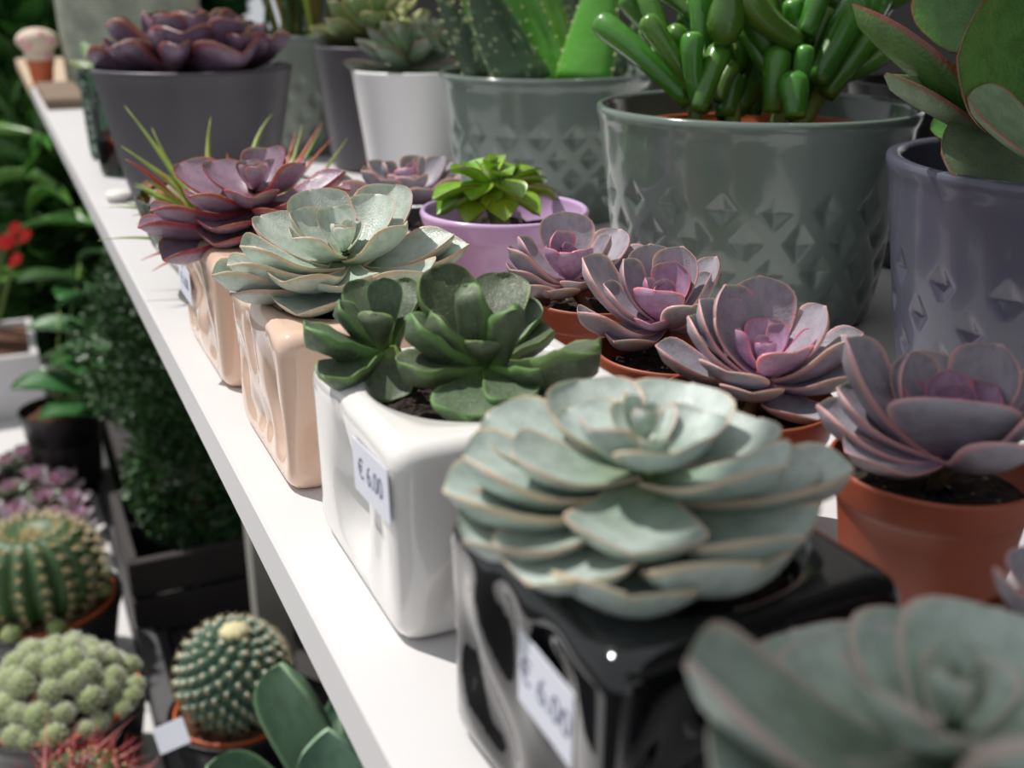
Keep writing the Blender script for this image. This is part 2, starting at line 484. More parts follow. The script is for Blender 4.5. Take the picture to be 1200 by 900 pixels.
def soil_mesh(r, seed=0, amp=.002):
    rr = random.Random(seed); V = [(0, 0, amp)]; F = []; seg = 40; rings = 8
    for i in range(1, rings + 1):
        for k in range(seg):
            t = 2 * math.pi * k / seg
            V.append((r * i / rings * math.cos(t), r * i / rings * math.sin(t), rr.uniform(-amp, amp) if i < rings else -amp))
    for k in range(seg): F.append((0, 1 + k, 1 + (k + 1) % seg))
    for i in range(rings - 1):
        for k in range(seg):
            l = (k + 1) % seg
            F.append((1 + i * seg + k, 1 + (i + 1) * seg + k, 1 + (i + 1) * seg + l, 1 + i * seg + l))
    return mesh('soil', V, F)
def pot_profile(rt, rb, h, wall, rim_h=0.0, rim_out=0.0, lip=.0015, inner=None, coll=0):
    """outer wall up, rounded lip, inner wall down to a floor"""
    p = [(0.0005, 0.0), (rb - .004, 0.0), (rb - .001, .001), (rb, .004)]
    def rad(z): return rb + (rt - rb) * (z / h)
    if rim_h:
        z0 = h - rim_h
        for k in range(1, 8): z = .004 + (z0 - .004) * k / 7; p.append((rad(z), z))
        p += [(rad(z0) + rim_out * .15, z0 + .0004), (rad(z0) + rim_out * .9, z0 + .0012), (rad(z0) + rim_out, z0 + .0028)]
        p += [(rt + rim_out, h - lip * 1.5)]
        ro = rt + rim_out
    else:
        for k in range(1, 10): z = .004 + (h - lip * 1.5 - .004) * k / 9; p.append((rad(z), z))
        ro = rt
    w = wall / 2
    for k in range(1, 8):
        a = math.pi * k / 8
        p.append((ro - w + w * math.cos(a), h - lip * 1.5 + lip * 1.5 * math.sin(a)))
    p.append((ro - wall, h - lip * 1.5))
    d = inner if inner else h * .35
    p += [(ro - wall - (rt - rb) * .3, h - d), (.0005, h - d - .0002)]
    return p
def lathe_mesh(name, prof, seg=72): return M1(lathe(prof, seg), name=name)
def embossed_pot_mesh(rt, rb, h, wall, rows=5, around=19, z_first=.62, pitch=.0150, hw=.0086, hh=.0096, depth=.0021, rimw=.0035):
    seg = around * 18
    zs = sorted(set([0, .0015, .004] + [round(.006 + (h - .014 - .006) * k / 84, 5) for k in range(85)]))
    V = []; F = []; n = seg
    rings = []
    def rad(z): return rb + (rt - rb) * (z / h) ** .8
    motif = []
    for r_ in range(rows): motif.append((h * z_first - r_ * pitch, r_ % 2))
    rings.append([(.0005 * math.cos(2 * math.pi * i / seg), .0005 * math.sin(2 * math.pi * i / seg), 0) for i in range(seg)])
    for z in zs:
        ring = []
        R0 = rad(z) - (.003 if z == 0 else .0012 if z == .0015 else 0)
        cell = 2 * math.pi / around
        for i in range(seg):
            th = 2 * math.pi * i / seg; dd = 0.0
            for zm, odd in motif:
                if abs(z - zm) < hh:
                    ph = (th / cell + .5 * odd) % 1.0 - .5
                    s = ph * cell * R0
                    m = 1 - abs(s) / hw - abs(z - zm) / hh
                    if m > 0:
                        # four leaning facets with a ridge cross, pressed into the wall
                        dd = max(dd, min(1, m * 1.25) + (.25 * m if z < zm else 0))
            R = R0 - depth * dd
            ring.append((R * math.cos(th), R * math.sin(th), z))
        rings.append(ring)
    lip = [(rad(h - .011), h - .011), (rad(h - .008) + .0002, h - .008), (rad(h - .006) + .0007, h - .006), (rt + .0006, h - .003), (rt + .0002, h - .0008), (rt - rimw * .4, h), (rt - rimw * .8, h - .0006), (rt - rimw, h - .003), (rt - rimw - .003, h - .035), (.0005, h - .0352)]
    for rr, z in lip: rings.append([(rr * math.cos(2 * math.pi * i / seg), rr * math.sin(2 * math.pi * i / seg), z) for i in range(seg)])
    for r_ in rings: V += r_
    for i in range(len(rings) - 1):
        for k in range(n):
            l = (k + 1) % n
            F.append((i * n + k, i * n + l, (i + 1) * n + l, (i + 1) * n + k))
    return mesh('embossed_pot', V, F, True)

def text_mesh(s, size):
    cu = bpy.data.curves.new('txt', 'FONT'); cu.body = s; cu.size = size; cu.extrude = .00004; cu.align_x = 'CENTER'; cu.align_y = 'CENTER'
    o = bpy.data.objects.new('txt', cu); COL.objects.link(o)
    dg = bpy.context.evaluated_depsgraph_get()
    me = bpy.data.meshes.new_from_object(o.evaluated_get(dg)); COL.objects.unlink(o)
    bpy.data.objects.remove(o); bpy.data.curves.remove(cu)
    return me
PRICE = text_mesh('€ 6.00', .0082)
def sticker(parent, x, y, z, w, h, tilt, text=True):
    """a price sticker on a pot's shelf-front face (normal -x)"""
    M = Matrix.Translation((x, y, z)) @ Matrix(((0, 0, -1, 0), (-1, 0, 0, 0), (0, 1, 0, 0), (0, 0, 0, 1))) @ Matrix.Rotation(tilt, 4, 'Z')
    v = []; f = []
    n = 6
    for k in (0, .00025):
        for i in range(n + 1):
            for j in (0, 1): v.append((-w / 2 + w * i / n, -h / 2 + h * j, k - .0005 * 0))
    m = 2 * (n + 1)
    for i in range(n):
        a = 2 * i
        f.append((a, a + 1, a + 3, a + 2)); f.append((m + a, m + a + 2, m + a + 3, m + a + 1))
        f.append((a, a + 2, m + a + 2, m + a)); f.append((a + 1, m + a + 1, m + a + 3, a + 3))
    f.append((0, m, m + 1, 1)); f.append((2 * n, 2 * n + 1, m + 2 * n + 1, m + 2 * n))
    st = mkobj('price_sticker', mesh('price_sticker', v, f, False), 'paper', parent, M)
    if text: mkobj('price_text', PRICE.copy(), 'ink', st, M @ Matrix.Translation((0, 0, .0003)))
    return st

# ------------------------------------------------------------------ the setting
EDGE = 0.0616
sh = struct('floor', M_box('floor', 0, 2.0, -1.06, 12, 12, .1), 'floor_dark')
struct('wall_back', M_box('wall_back', 1.15, 1.2, .35, .06, 7.0, 2.8), 'wall_dark')
sv = thing('display_shelf', 'long white display shelf board carrying the rows of potted succulents', 'shelf', (.40, .9, -.02))
mkobj('board', M_box('board', EDGE + .37, .82, -.01, .74, 2.32, .02, bev=.0012), 'shelf_white', sv)
for x, y, z in ((.19, 1.02, -.53), (.64, 1.9, -.53), (.75, -.25, -1.01), (.12, -.25, -1.01)):
    mkobj('leg', M_box('leg', x, y, (z - .02) / 2, .035, .035, -.02 - z), 'post_grey', sv)
far = thing('pale_side_table', 'pale wooden table butting against the far end of the white shelf', 'table', (.3, 2.4, -1.01))
mkobj('table_top', M_box('table_top', .36, 2.32, -.008, .60, .66, .02, bev=.002), 'wood_pale', far)
for x in (.5, .62):
    for y in (2.1, 2.56): mkobj('leg', M_box('leg', x, y, -.514, .03, .03, .992), 'wood_pale', far)

# unseen overhead boards, added to shade the shelf's rear and near end
cb = MB(); cb.add(*box(.71, .48, .37, .82, .40, .02))
bv, bf = box(0, 0, 0, .56, .12, .02); rz = Matrix.Rotation(math.radians(31), 3, 'Z')
cb.add([rz @ Vector(q) + Vector((-.016, .565, .90)) for q in bv], bf)  # slanted free-hanging plank, added only to shade the nearest plants
struct('shade_boards', cb.mesh('shade_boards', False), 'shelf_white')

# lower display table
LZ = -.545
lt = thing('low_display_table', 'low white table under the shelf front holding the cacti', 'table', (-.3, 1.3, -1.01))
mkobj('table_top', M_box('table_top', -.44, 1.30, LZ - .015, 1.0, 2.0, .03, bev=.002), 'shelf_white', lt)
for x in (-.9, .03):
    for y in (.36, 2.24): mkobj('leg', M_box('leg', x, y, -.795, .04, .04, .43), 'post_grey', lt)
mkobj('edge_rail', M_box('edge_rail', .073, 1.30, LZ - .01, .022, 2.0, .05, bev=.002), 'metal_grey', lt)
bt = thing('dark_plinth', 'dark low plinth beneath the shelf beside the white cactus table', 'plinth', (.3, 1.2, -1.01))
mkobj('plinth_top', M_box('plinth_top', .39, 1.075, LZ - .015, .58, 1.75, .03), 'wood_dark', bt)
mkobj('plinth_body', M_box('plinth_body', .39, 1.075, -.785, .54, 1.70, .45), 'wood_dark', bt)

# ------------------------------------------------------------------ front row: cube pots
CS, CH = .083, .058
def cube_thing(name, label, xy, mat, seed, rot=0.0, cs=CS, group='square glazed pots along the shelf front'):
    t = thing(name, label, 'potted plant', (xy[0], xy[1], 0), group)
    pot = part_at('pot', cube_pot_mesh(cs, CH, cs * .39, seed), mat, t, (xy[0], xy[1], 0), rot)
    part_at('soil', soil_mesh(cs * .375, seed), 'soil', t, (xy[0], xy[1], CH - .006))
    return t, pot
# A: black pot, large green echeveria
tA, pA = cube_thing('potted_echeveria', 'large pale green echeveria in a glossy black square pot', (.116, .176), 'black_gloss', 3, math.radians(3), cs=.071)
CA = onz(752, 572, .068)
LA = [(734, 697, 42, 1, 29, .25), (892, 661, 42, 1, 30, .24), (617, 684, 42, 1, 29, .08), (541, 633, 43, 1, 27, .08), (519, 574, 43, 1, 26, .1), (944, 628, 41, 1, 29, .15),
      (1001, 548, 44, -1, 26), (962, 549, 38, -1, 26), (736, 648, 33, 1, 28), (541, 535, 39, 1, 27), (598, 531, 29, 1, 22), (570, 484, 39, -1, 26),
      (678, 444, 33, -1, 24), (812, 449, 33, -1, 26), (892, 490, 36, -1, 26), (924, 543, 33, 1, 27),
      (668, 478, 23, -1, 19), (694, 503, 20, 1, 14), (752, 475, 20, -1, 15), (832, 484, 22, -1, 17), (790, 532, 19, 1, 21), (764, 519, 11, 1, 9), (745, 512, 10, -1, 7)]
traced(tA, CA, LA, 'ech_green', height=.014, belly=.09, cup=.27, thick=.12, bud=.008)
mkobj('stem', M1(tube([(CA.x + .002, CA.y, CH - .008), tuple(CA), tuple(CA + Vector((0, 0, .004)))], [.005, .006, .003], 10), name='stem'), 'stem_green', tA)
sticker(pA, .116 - .0355 - .0012, .158, .0415, .023, .0165, -.02)
# B: white pot, dark felty plant with two heads
tB, pB = cube_thing('potted_crassula', 'dark green thick-leaved succulent in a glossy white square pot', (.1195, .2835), 'white_gloss', 11)
CB = onz(571, 432, .062); CB2 = onz(452, 408, .064)
LB = [(510, 312, 34, -1, 22), (552, 332, 25, 1, 13), (590, 320, 34, -1, 20), (618, 350, 30, -1, 15), (602, 358, 23, 1, 11), (505, 367, 23, 1, 13),
      (566, 400, 13, 1, 12), (478, 370, 28, 1, 17), (466, 425, 28, 1, 18), (548, 488, 30, 1, 23), (702, 404, 38, 1, 18), (646, 431, 24, 1, 15), (610, 470, 26, 1, 16), (640, 380, 26, -1, 14)]
LB2 = [(357, 383, 27, 1, 17), (380, 443, 24, 1, 17), (417, 328, 25, -1, 13), (450, 325, 20, 1, 11), (396, 352, 18, 1, 11), (436, 366, 13, 1, 12), (474, 326, 24, -1, 14), (458, 470, 20, 1, 14), (500, 480, 22, 1, 14)]
traced(tB, CB, LB, 'felt_green', kind='paddle', belly=.0, cup=.10, thick=.32, wavy=.035, height=.006)
traced(tB, CB2, LB2, 'felt_green', kind='paddle', belly=.0, cup=.10, thick=.32, wavy=.035, height=.004)
for c in (CB, CB2): mkobj('stem', M1(tube([(c.x * .8 + .1195 * .2, c.y * .8 + .2835 * .2, CH - .008), tuple(c)], [.005, .004], 8), name='stem'), 'stem_green', tB)
sticker(pB, .1195 - CS / 2 - .0003, .260, .0435, .031, .0155, .08)
# C: peach pot, pale echeveria
tC, pC = cube_thing('potted_echeveria', 'pale grey-green echeveria in a glossy peach square pot beside the white pot', (.1155, .388), 'peach_gloss', 21)
CC = onz(404, 318, .066)
LC = [(269, 345, 44, 1, 27), (266, 310, 45, 1, 25), (281, 287, 40, 1, 28), (395, 336, 34, 1, 29), (342, 278, 24, 1, 21), (475, 264, 30, 1, 22), (306, 252, 44, -1, 27),
      (365, 221, 36, -1, 26), (343, 247, 28, -1, 17), (392, 242, 24, -1, 15), (444, 227, 36, -1, 22), (464, 216, 46, -1, 27), (532, 274, 46, -1, 28), (550, 286, 50, -1, 28),
      (248, 321, 50, 1, 20), (347, 368, 40, 1, 27), (545, 330, 44, 1, 24), (418, 259, 18, -1, 9), (404, 268, 14, 1, 8), (330, 330, 40, 1, 24), (500, 320, 44, 1, 26), (470, 350, 40, 1, 24)]
traced(tC, CC, LC, 'ech_pale', height=.012, belly=.11, cup=.32, thick=.08, bud=.009)
mkobj('stem', M1(tube([(.115, .386, CH - .008), tuple(CC), tuple(CC + Vector((0, 0, .003)))], [.005, .005, .002], 10), name='stem'), 'stem_green', tC)
# D: far peach pot, purple echeveria
tD, pD = cube_thing('potted_echeveria', 'wine purple echeveria in a glossy peach square pot with a price sticker', (.123, .5085), 'peach_gloss', 33, cs=.099)
CD = onz(300, 244, .069)
LD = [(212, 190, 46, -1, 28), (250, 188, 34, -1, 22), (220, 229, 38, 1, 24), (176, 246, 50, 1, 24), (161, 266, 54, 1, 24), (190, 304, 52, 1, 24), (247, 268, 40, 1, 26), (357, 191, 30, 1, 25),
      (315, 173, 32, -1, 22), (405, 202, 46, -1, 25), (411, 222, 50, 1, 22), (250, 286, 42, 1, 26), (290, 188, 20, -1, 12), (302, 196, 16, 1, 10), (310, 190, 14, -1, 8), (340, 250, 36, 1, 24), (292, 232, 30, 1, 24), (370, 240, 40, 1, 22), (330, 188, 26, -1, 14), (290, 300, 36, 1, 22)]
traced(tD, CD, LD, 'ech_purple', height=.014, belly=.12, cup=.32, thick=.07, bud=.009)
mkobj('stem', M1(tube([(.115, .497, CH - .008), tuple(CD), tuple(CD + Vector((0, 0, .003)))], [.005, .005, .002], 10), name='stem'), 'stem_green', tD)
sticker(pD, .123 - .0495 - .0004, .540, .030, .034, .0165, 0.0)

# ------------------------------------------------------------------ terracotta plastic pots with lilac echeverias
TR, TH = .026, .048
terra_me = lathe_mesh('terracotta_pot', pot_profile(TR, .0195, TH, .0016, rim_h=.011, rim_out=.0016, lip=.0008, inner=.014), 72)
terra_soil = soil_mesh(TR - .001, 5, .0015)
grit_me = M1(*[((lambda c, r: ([(c[0] + r * a, c[1] + r * b, c[2] + r * .7 * d) for a, b, d in ((1, 0, 0), (-1, .1, 0), (0, 1, .1), (.1, -1, 0), (0, 0, 1), (0, .1, -1))], [(0, 2, 4), (2, 1, 4), (1, 3, 4), (3, 0, 4), (2, 0, 5), (1, 2, 5), (3, 1, 5), (0, 3, 5)]))((rng.uniform(-.019, .019), rng.uniform(-.019, .019), .001), rng.uniform(.0004, .0010))) for _ in range(34)], name='grit', smooth=False)
def terra(label, pix, z, C, LL, grp='terracotta pots of lilac echeverias', mat='ech_lilac', core='ech_lilac_core', corelen=.019, sc=1.0, potmat='terracotta', **kw):
    p = onz(pix[0], pix[1], z)
    t = thing('potted_echeveria', label, 'potted plant', (p.x, p.y, 0), grp)
    part_at('pot', terra_me, potmat, t, (p.x, p.y, 0), 0, sc)
    part_at('soil', terra_soil, 'soil', t, (p.x, p.y, (TH - .008) * sc), rng.uniform(0, 6), sc)
    g = part_at('grit', grit_me, 'grit', t, (p.x, p.y, (TH - .0075) * sc), rng.uniform(0, 6), sc); g['kind'] = 'stuff'
    traced(t, C, LL, mat, core=core, corelen=corelen, **kw)
    mkobj('stem', M1(tube([(p.x, p.y, (TH - .01) * sc), tuple(C), tuple(C + Vector((0, 0, .002)))], [.0022, .0022, .0015], 8), name='stem'), 'stem_brown', t)
    return t
kwL = dict(height=.008, belly=.11, cup=.27, thick=.10, bud=.007, wscale=1.08)
C4 = onz(1110, 540, .050)
L4 = [(992, 395, 34, -1, 22), (1066, 413, 24, -1, 19), (1174, 403, 30, -1, 23), (981, 453, 30, 1, 20), (957, 474, 36, 1, 20), (990, 528, 30, 1, 19), (1128, 468, 22, 1, 30),
      (1168, 452, 16, 1, 17), (1055, 446, 16, 1, 12), (1225, 470, 28, 1, 22), (1240, 440, 32, -1, 22), (1110, 432, 17, -1, 12), (1058, 478, 17, 1, 10), (1200, 520, 30, 1, 22), (1120, 450, 10, -1, 7), (1140, 455, 9, 1, 6), (1080, 410, 32, -1, 20)]
terra('lilac echeveria in a terracotta pot with gritty soil beside the slate pot', (1096, 540), TH, C4, L4, **kwL)
C3 = onz(893, 446, .050)
L3 = [(890, 322, 34, -1, 20), (850, 333, 31, -1, 21), (846, 350, 25, -1, 20), (968, 358, 26, -1, 21), (1012, 390, 34, -1, 18), (996, 398, 30, 1, 18), (899, 372, 18, -1, 13), (962, 392, 18, -1, 13),
      (932, 413, 19, 1, 19), (850, 434, 26, 1, 22), (806, 370, 30, 1, 18), (768, 404, 33, 1, 17), (958, 492, 30, 1, 20), (862, 386, 16, 1, 6), (890, 398, 9, -1, 6), (905, 402, 8, 1, 6), (920, 380, 13, -1, 10), (820, 350, 30, -1, 18), (880, 460, 28, 1, 18), (1000, 440, 30, 1, 16)]
terra('lilac echeveria in a terracotta pot directly behind the black pot', (874, 465), TH, C3, L3, **kwL)
C2 = onz(777, 386, .050)
L2 = [(683, 301, 37, -1, 25), (677, 366, 36, 1, 19), (707, 332, 26, 1, 18), (768, 340, 17, 1, 18), (731, 303, 24, -1, 17), (800, 288, 28, -1, 19), (792, 306, 18, -1, 16), (833, 320, 24, 1, 16),
      (762, 285, 34, -1, 18), (762, 380, 18, 1, 13), (812, 358, 24, 1, 16), (756, 325, 11, 1, 8), (778, 326, 10, -1, 8), (770, 332, 8, 1, 6), (782, 332, 7, 1, 5), (840, 300, 32, -1, 16), (720, 400, 30, 1, 16), (845, 370, 26, 1, 14)]
terra('lilac echeveria with a pink heart in a terracotta pot beside the white square pot', (790, 408), TH, C2, L2, **kwL)
C1 = onz(668, 334, .050)
L1 = [(660, 247, 32, -1, 22), (607, 277, 28, 1, 18), (595, 290, 32, 1, 16), (597, 315, 32, 1, 18), (643, 341, 27, 1, 19), (716, 275, 24, -1, 15), (728, 268, 34, -1, 20), (653, 270, 18, -1, 15),
      (687, 292, 16, 1, 12), (640, 290, 17, 1, 11), (760, 290, 36, -1, 18), (681, 331, 22, 1, 15), (663, 283, 9, -1, 6), (672, 288, 8, 1, 6), (656, 290, 8, 1, 6), (668, 296, 15, 1, 13), (610, 335, 30, 1, 18)]
terra('lilac echeveria with a pink heart in a terracotta pot next to the lavender pot', (697, 345), TH, C1, L1, **kwL)
C5 = onz(1300, 745, .054)
pt5 = onz(1310, 760, TH)
L5 = [(1192, 690, 30, 1, 19), (1215, 640, 28, -1, 18), (1240, 780, 30, 1, 19), (1290, 640, 30, -1, 19), (1380, 680, 30, -1, 19), (1400, 760, 30, 1, 19), (1320, 820, 30, 1, 19), (1260, 690, 18, 1, 12), (1330, 680, 18, -1, 12), (1350, 740, 18, 1, 12), (1290, 750, 17, 1, 12), (1300, 710, 10, 1, 7)]
terra('lilac echeveria reaching one leaf past the gritty terracotta pot by the slate pot', (1300, 775), TH, C5, L5, **kwL)
CHh = onz(1110, 905, .062)
LH = [(805, 773, 44, 1, 25), (928, 737, 40, -1, 26), (975, 741, 34, -1, 27), (1083, 717, 38, -1, 26), (1172, 712, 36, -1, 26), (1137, 772, 24, -1, 15), (836, 905, 40, 1, 26), (1062, 856, 18, 1, 13),
      (1215, 800, 24, -1, 18), (1250, 770, 36, -1, 26), (1100, 960, 30, 1, 24), (960, 960, 34, 1, 25), (1250, 960, 34, 1, 24), (1120, 850, 12, -1, 8), (1010, 800, 24, 1, 18), (1180, 880, 16, 1, 12), (1300, 860, 38, 1, 25), (1110, 1010, 40, 1, 26)]
terra('large blue-green echeveria in a black plastic pot standing before the glossy black square pot', (1170, 1000), .048, CHh, LH, grp=None, mat='ech_bluegreen', core=None, height=.012, belly=.08, cup=.22, thick=.10, bud=.009, potmat='black_plastic')

# ------------------------------------------------------------------ middle row
# lavender pot with glossy green rosette
p = onz(591, 243, .062)
tF = thing('potted_aeonium', 'glossy lime green rosette with brown leaf tips in a lavender pot', 'potted plant', (p.x, p.y, 0))
part_at('pot', lathe_mesh('pot', pot_profile(.0405, .030, .062, .003, rim_h=.012, rim_out=.0012, lip=.0015, inner=.02), 80), 'lavender_gloss', tF, (p.x, p.y, 0))
part_at('soil', soil_mesh(.036, 4), 'soil', tF, (p.x, p.y, .050))
CF = onz(575, 222, .068)
LF = [(527, 199, 28, 1, 15), (506, 234, 34, 1, 17), (512, 252, 34, 1, 17), (552, 235, 24, 1, 17), (546, 263, 30, 1, 18), (612, 233, 24, 1, 18), (656, 233, 38, -1, 18), (643, 212, 32, -1, 18), (637, 201, 32, -1, 17),
      (609, 195, 22, -1, 16), (563, 191, 18, -1, 9), (587, 182, 20, -1, 11), (592, 260, 28, 1, 20), (633, 253, 32, 1, 18), (575, 186, 14, 1, 8), (582, 192, 12, 1, 7), (600, 205, 18, 1, 14), (548, 190, 30, -1, 15), (570, 245, 20, 1, 16)]
traced(tF, CF, LF, 'glossy_green', kind='agave', belly=-.08, cup=.25, thick=.10, height=.012)
mkobj('stem', M1(tube([(p.x, p.y, .048), tuple(CF), tuple(CF + Vector((0, 0, .012)))], [.005, .006, .004], 10), name='stem'), 'stem_green', tF)
# small black pot with dusky echeveria
p = onz(486, 255, .045)
tE = thing('potted_echeveria', 'small dusky mauve echeveria in a square black plastic pot behind the lavender pot', 'potted plant', (p.x, p.y, 0))
mb = MB()
def sqring(a, z, r=.12, n=8):
    o = []
    for i in range(32):
        th = 2 * math.pi * i / 32 + math.pi / 32
        c, s = math.cos(th), math.sin(th); q = 1 / (abs(c) ** n + abs(s) ** n) ** (1 / n)
        o.append((a * q * c, a * q * s, z))
    return o
def stack(rings):
    V = []; F = []; n = len(rings[0])
    for r_ in rings: V += r_
    for i in range(len(rings) - 1):
        for k in range(n): F.append((i * n + k, i * n + (k + 1) % n, (i + 1) * n + (k + 1) % n, (i + 1) * n + k))
    F.append(tuple(range(n - 1, -1, -1)))
    return V, F
sq_me = M1(stack([sqring(.0185, 0), sqring(.0235, .036), sqring(.0255, .0365), sqring(.026, .045), sqring(.0245, .045), sqring(.024, .034), sqring(.001, .0338)]), name='pot')
part_at('pot', sq_me, 'black_plastic', tE, (p.x, p.y, 0))
part_at('soil', soil_mesh(.0232, 6), 'soil', tE, (p.x, p.y, .038))
CE = onz(478, 236, .052)
LE = [(423, 199, 32, 1, 18), (432, 188, 32, -1, 16), (446, 210, 27, 1, 18), (448, 190, 22, -1, 15), (470, 209, 22, 1, 18), (487, 210, 24, 1, 19), (490, 182, 24, -1, 16), (496, 183, 20, -1, 9), (520, 183, 34, -1, 20), (530, 190, 36, -1, 18), (540, 210, 36, 1, 20), (478, 196, 14, 1, 14), (486, 190, 12, 1, 10), (400, 212, 44, 1, 18), (505, 222, 30, 1, 20), (455, 225, 30, 1, 20)]
traced(tE, CE, LE, 'ech_lilac', height=.008, belly=.12, cup=.38, thick=.09, core='ech_lilac_core', corelen=.015)
# glass bowl of air plants
gp = Vector((.121, .634, 0))
tG = thing('glass_bowl', 'clear glass bowl holding spiky air plants behind the purple echeveria', 'bowl', gp)
gprof = [(.0005, .0), (.022, .0), (.027, .0015), (.036, .010), (.0465, .026), (.052, .048), (.0505, .050), (.0495, .048), (.0445, .027), (.034, .012), (.024, .004), (.0005, .0038)]
part_at('bowl', lathe_mesh('bowl', gprof, 72), 'clear_glass', tG, gp, 0, 1.1)
part_at('pebbles', soil_mesh(.030, 9, .003), 'soil_brown', tG, gp + Vector((0, 0, .014)))
ta = thing('air_plants', 'tuft of yellow-green and red-tipped air plant blades in the glass bowl', 'plant', gp + Vector((0, 0, .016)))
def blade(parent, pts, w, mat, seg=6, name='blade'):
    n = 10; P = [Vector(q) for q in pts]
    def bez(t):
        if len(P) == 3: return P[0] * (1 - t) ** 2 + P[1] * 2 * t * (1 - t) + P[2] * t * t
        return P[0] * (1 - t) + P[1] * t
    L = [bez(i / n) for i in range(n + 1)]
    w = w * 1.3
    rad = [max(.00015, w * (1 - (i / n) ** 1.6)) for i in range(n + 1)]
    v, f = tube(L, rad, seg)
    mb = MB(); mb.add(v, f, None, [i / n for i in range(n + 1) for _ in range(seg)])
    return mkobj(name, mb.mesh(name), mat, parent)
gb = gp + Vector((0, 0, .018))
for (u, v, t, bu, bv, w, m) in [(146, 124, .66, 190, 180, .0022, 'grassy'), (142, 171, .64, 190, 205, .0026, 'grassy'), (178, 150, .66, 195, 215, .0026, 'grassy'), (247, 137, .68, 228, 180, .0026, 'grassy'),
      (320, 133, .68, 282, 140, .0024, 'grassy'), (126, 243, .63, 170, 228, .0016, 'grassy'), (115, 282, .61, 150, 268, .0012, 'grassy'), (142, 238, .62, 180, 235, .0018, 'grassy'), (160, 262, .61, 190, 255, .0016, 'grassy'), (175, 195, .66, 200, 215, .0016, 'grassy'),
      (346, 155, .69, 356, 185, .0018, 'grass_red'), (354, 146, .69, 358, 180, .0022, 'grassy'), (378, 143, .69, 366, 165, .0018, 'grass_red'), (376, 150, .68, 372, 180, .0016, 'grassy'), (391, 160, .69, 378, 175, .0016, 'grass_red'), (407, 162, .69, 396, 200, .0020, 'grassy'),
      (266, 180, .68, 270, 200, .0018, 'grass_red'), (330, 173, .69, 335, 195, .0016, 'grass_red'), (178, 318, .60, 200, 290, .0022, 'grass_red'), (165, 305, .60, 195, 285, .0018, 'grass_red'), (163, 240, .62, 195, 245, .0020, 'grass_red'), (210, 225, .63, 215, 235, .0024, 'grass_red'), (185, 200, .63, 205, 225, .002, 'grass_red'), (300, 170, .7, 295, 190, .0018, 'grassy')]:
    tip = at(u, v, t); b0 = gb + Vector((rng.uniform(-.012, .012), rng.uniform(-.012, .012), 0))
    c = at(bu, bv, t); c = c * .75 + b0 * .25 + Vector((0, 0, .004))
    blade(ta, (b0, c, tip), w, m)

for k in range(26):
    a = rng.uniform(1.2, 4.6); b0 = gb + Vector((rng.uniform(-.02, .01), rng.uniform(-.015, .015), 0)); L = rng.uniform(.045, .075)
    d = Vector((math.cos(a) * .75, math.sin(a) * .75, rng.uniform(.45, 1.0))).normalized() * L
    blade(ta, (b0, b0 + d * .6 + Vector((0, 0, .014)), b0 + d), rng.uniform(.0014, .0024), rng.choice(('grassy', 'grassy', 'grassy', 'grass_red')))

# ------------------------------------------------------------------ back row of large pots
emb = embossed_pot_mesh(.081, .064, .108, .004)
inner_me = lathe_mesh('inner_pot', pot_profile(.066, .05, .06, .002, lip=.001, inner=.012), 64)
# I: big sage pot with finger jade
pI = onz(887, 121, .108)
tI = thing('potted_finger_jade', 'finger-leaved jade plant in a large sage green embossed pot', 'potted plant', (pI.x, pI.y, 0), 'sage green embossed pots')
part_at('pot', emb, 'sage_gloss', tI, (pI.x, pI.y, 0), .1)
part_at('inner_pot', inner_me, 'terracotta_in', tI, (pI.x, pI.y, .036))
part_at('soil', soil_mesh(.0625, 12, .003), 'soil', tI, (pI.x, pI.y, .089))
def finger(parent, p0, p1, w, mat='gollum', bend=.05, seg=10):
    p0 = Vector(p0); p1 = Vector(p1); d = p1 - p0
    side = Vector((rng.uniform(-1, 1), rng.uniform(-1, 1), rng.uniform(-1, 1))).cross(d).normalized() * d.length * bend
    n = 9; L = []; R = []
    for i in range(n + 1):
        t = i / n
        L.append(p0 * (1 - t) + p1 * t + side * math.sin(math.pi * t)); R.append(w * (.62 + .38 * t) * (1 if t < .9 else .93))
    e = (L[-1] - L[-2]).normalized()
    L += [p1 + e * w * .35, p1 + e * w * .55, p1 + e * w * .52]; R += [w * .75, w * .38, w * .05]
    v, f = tube(L, R, seg)
    mb = MB(); m = len(L)
    mb.add(v, f, [1.0 if i >= m - 2 else (.9 if i == m - 3 else 0.0) for i in range(m) for _ in range(seg)], [min(1, i / n) for i in range(m) for _ in range(seg)])
    return mkobj('leaf', mb.mesh('leaf'), mat, parent)
tz = (pI - CAM).length / ray(887, 121).length
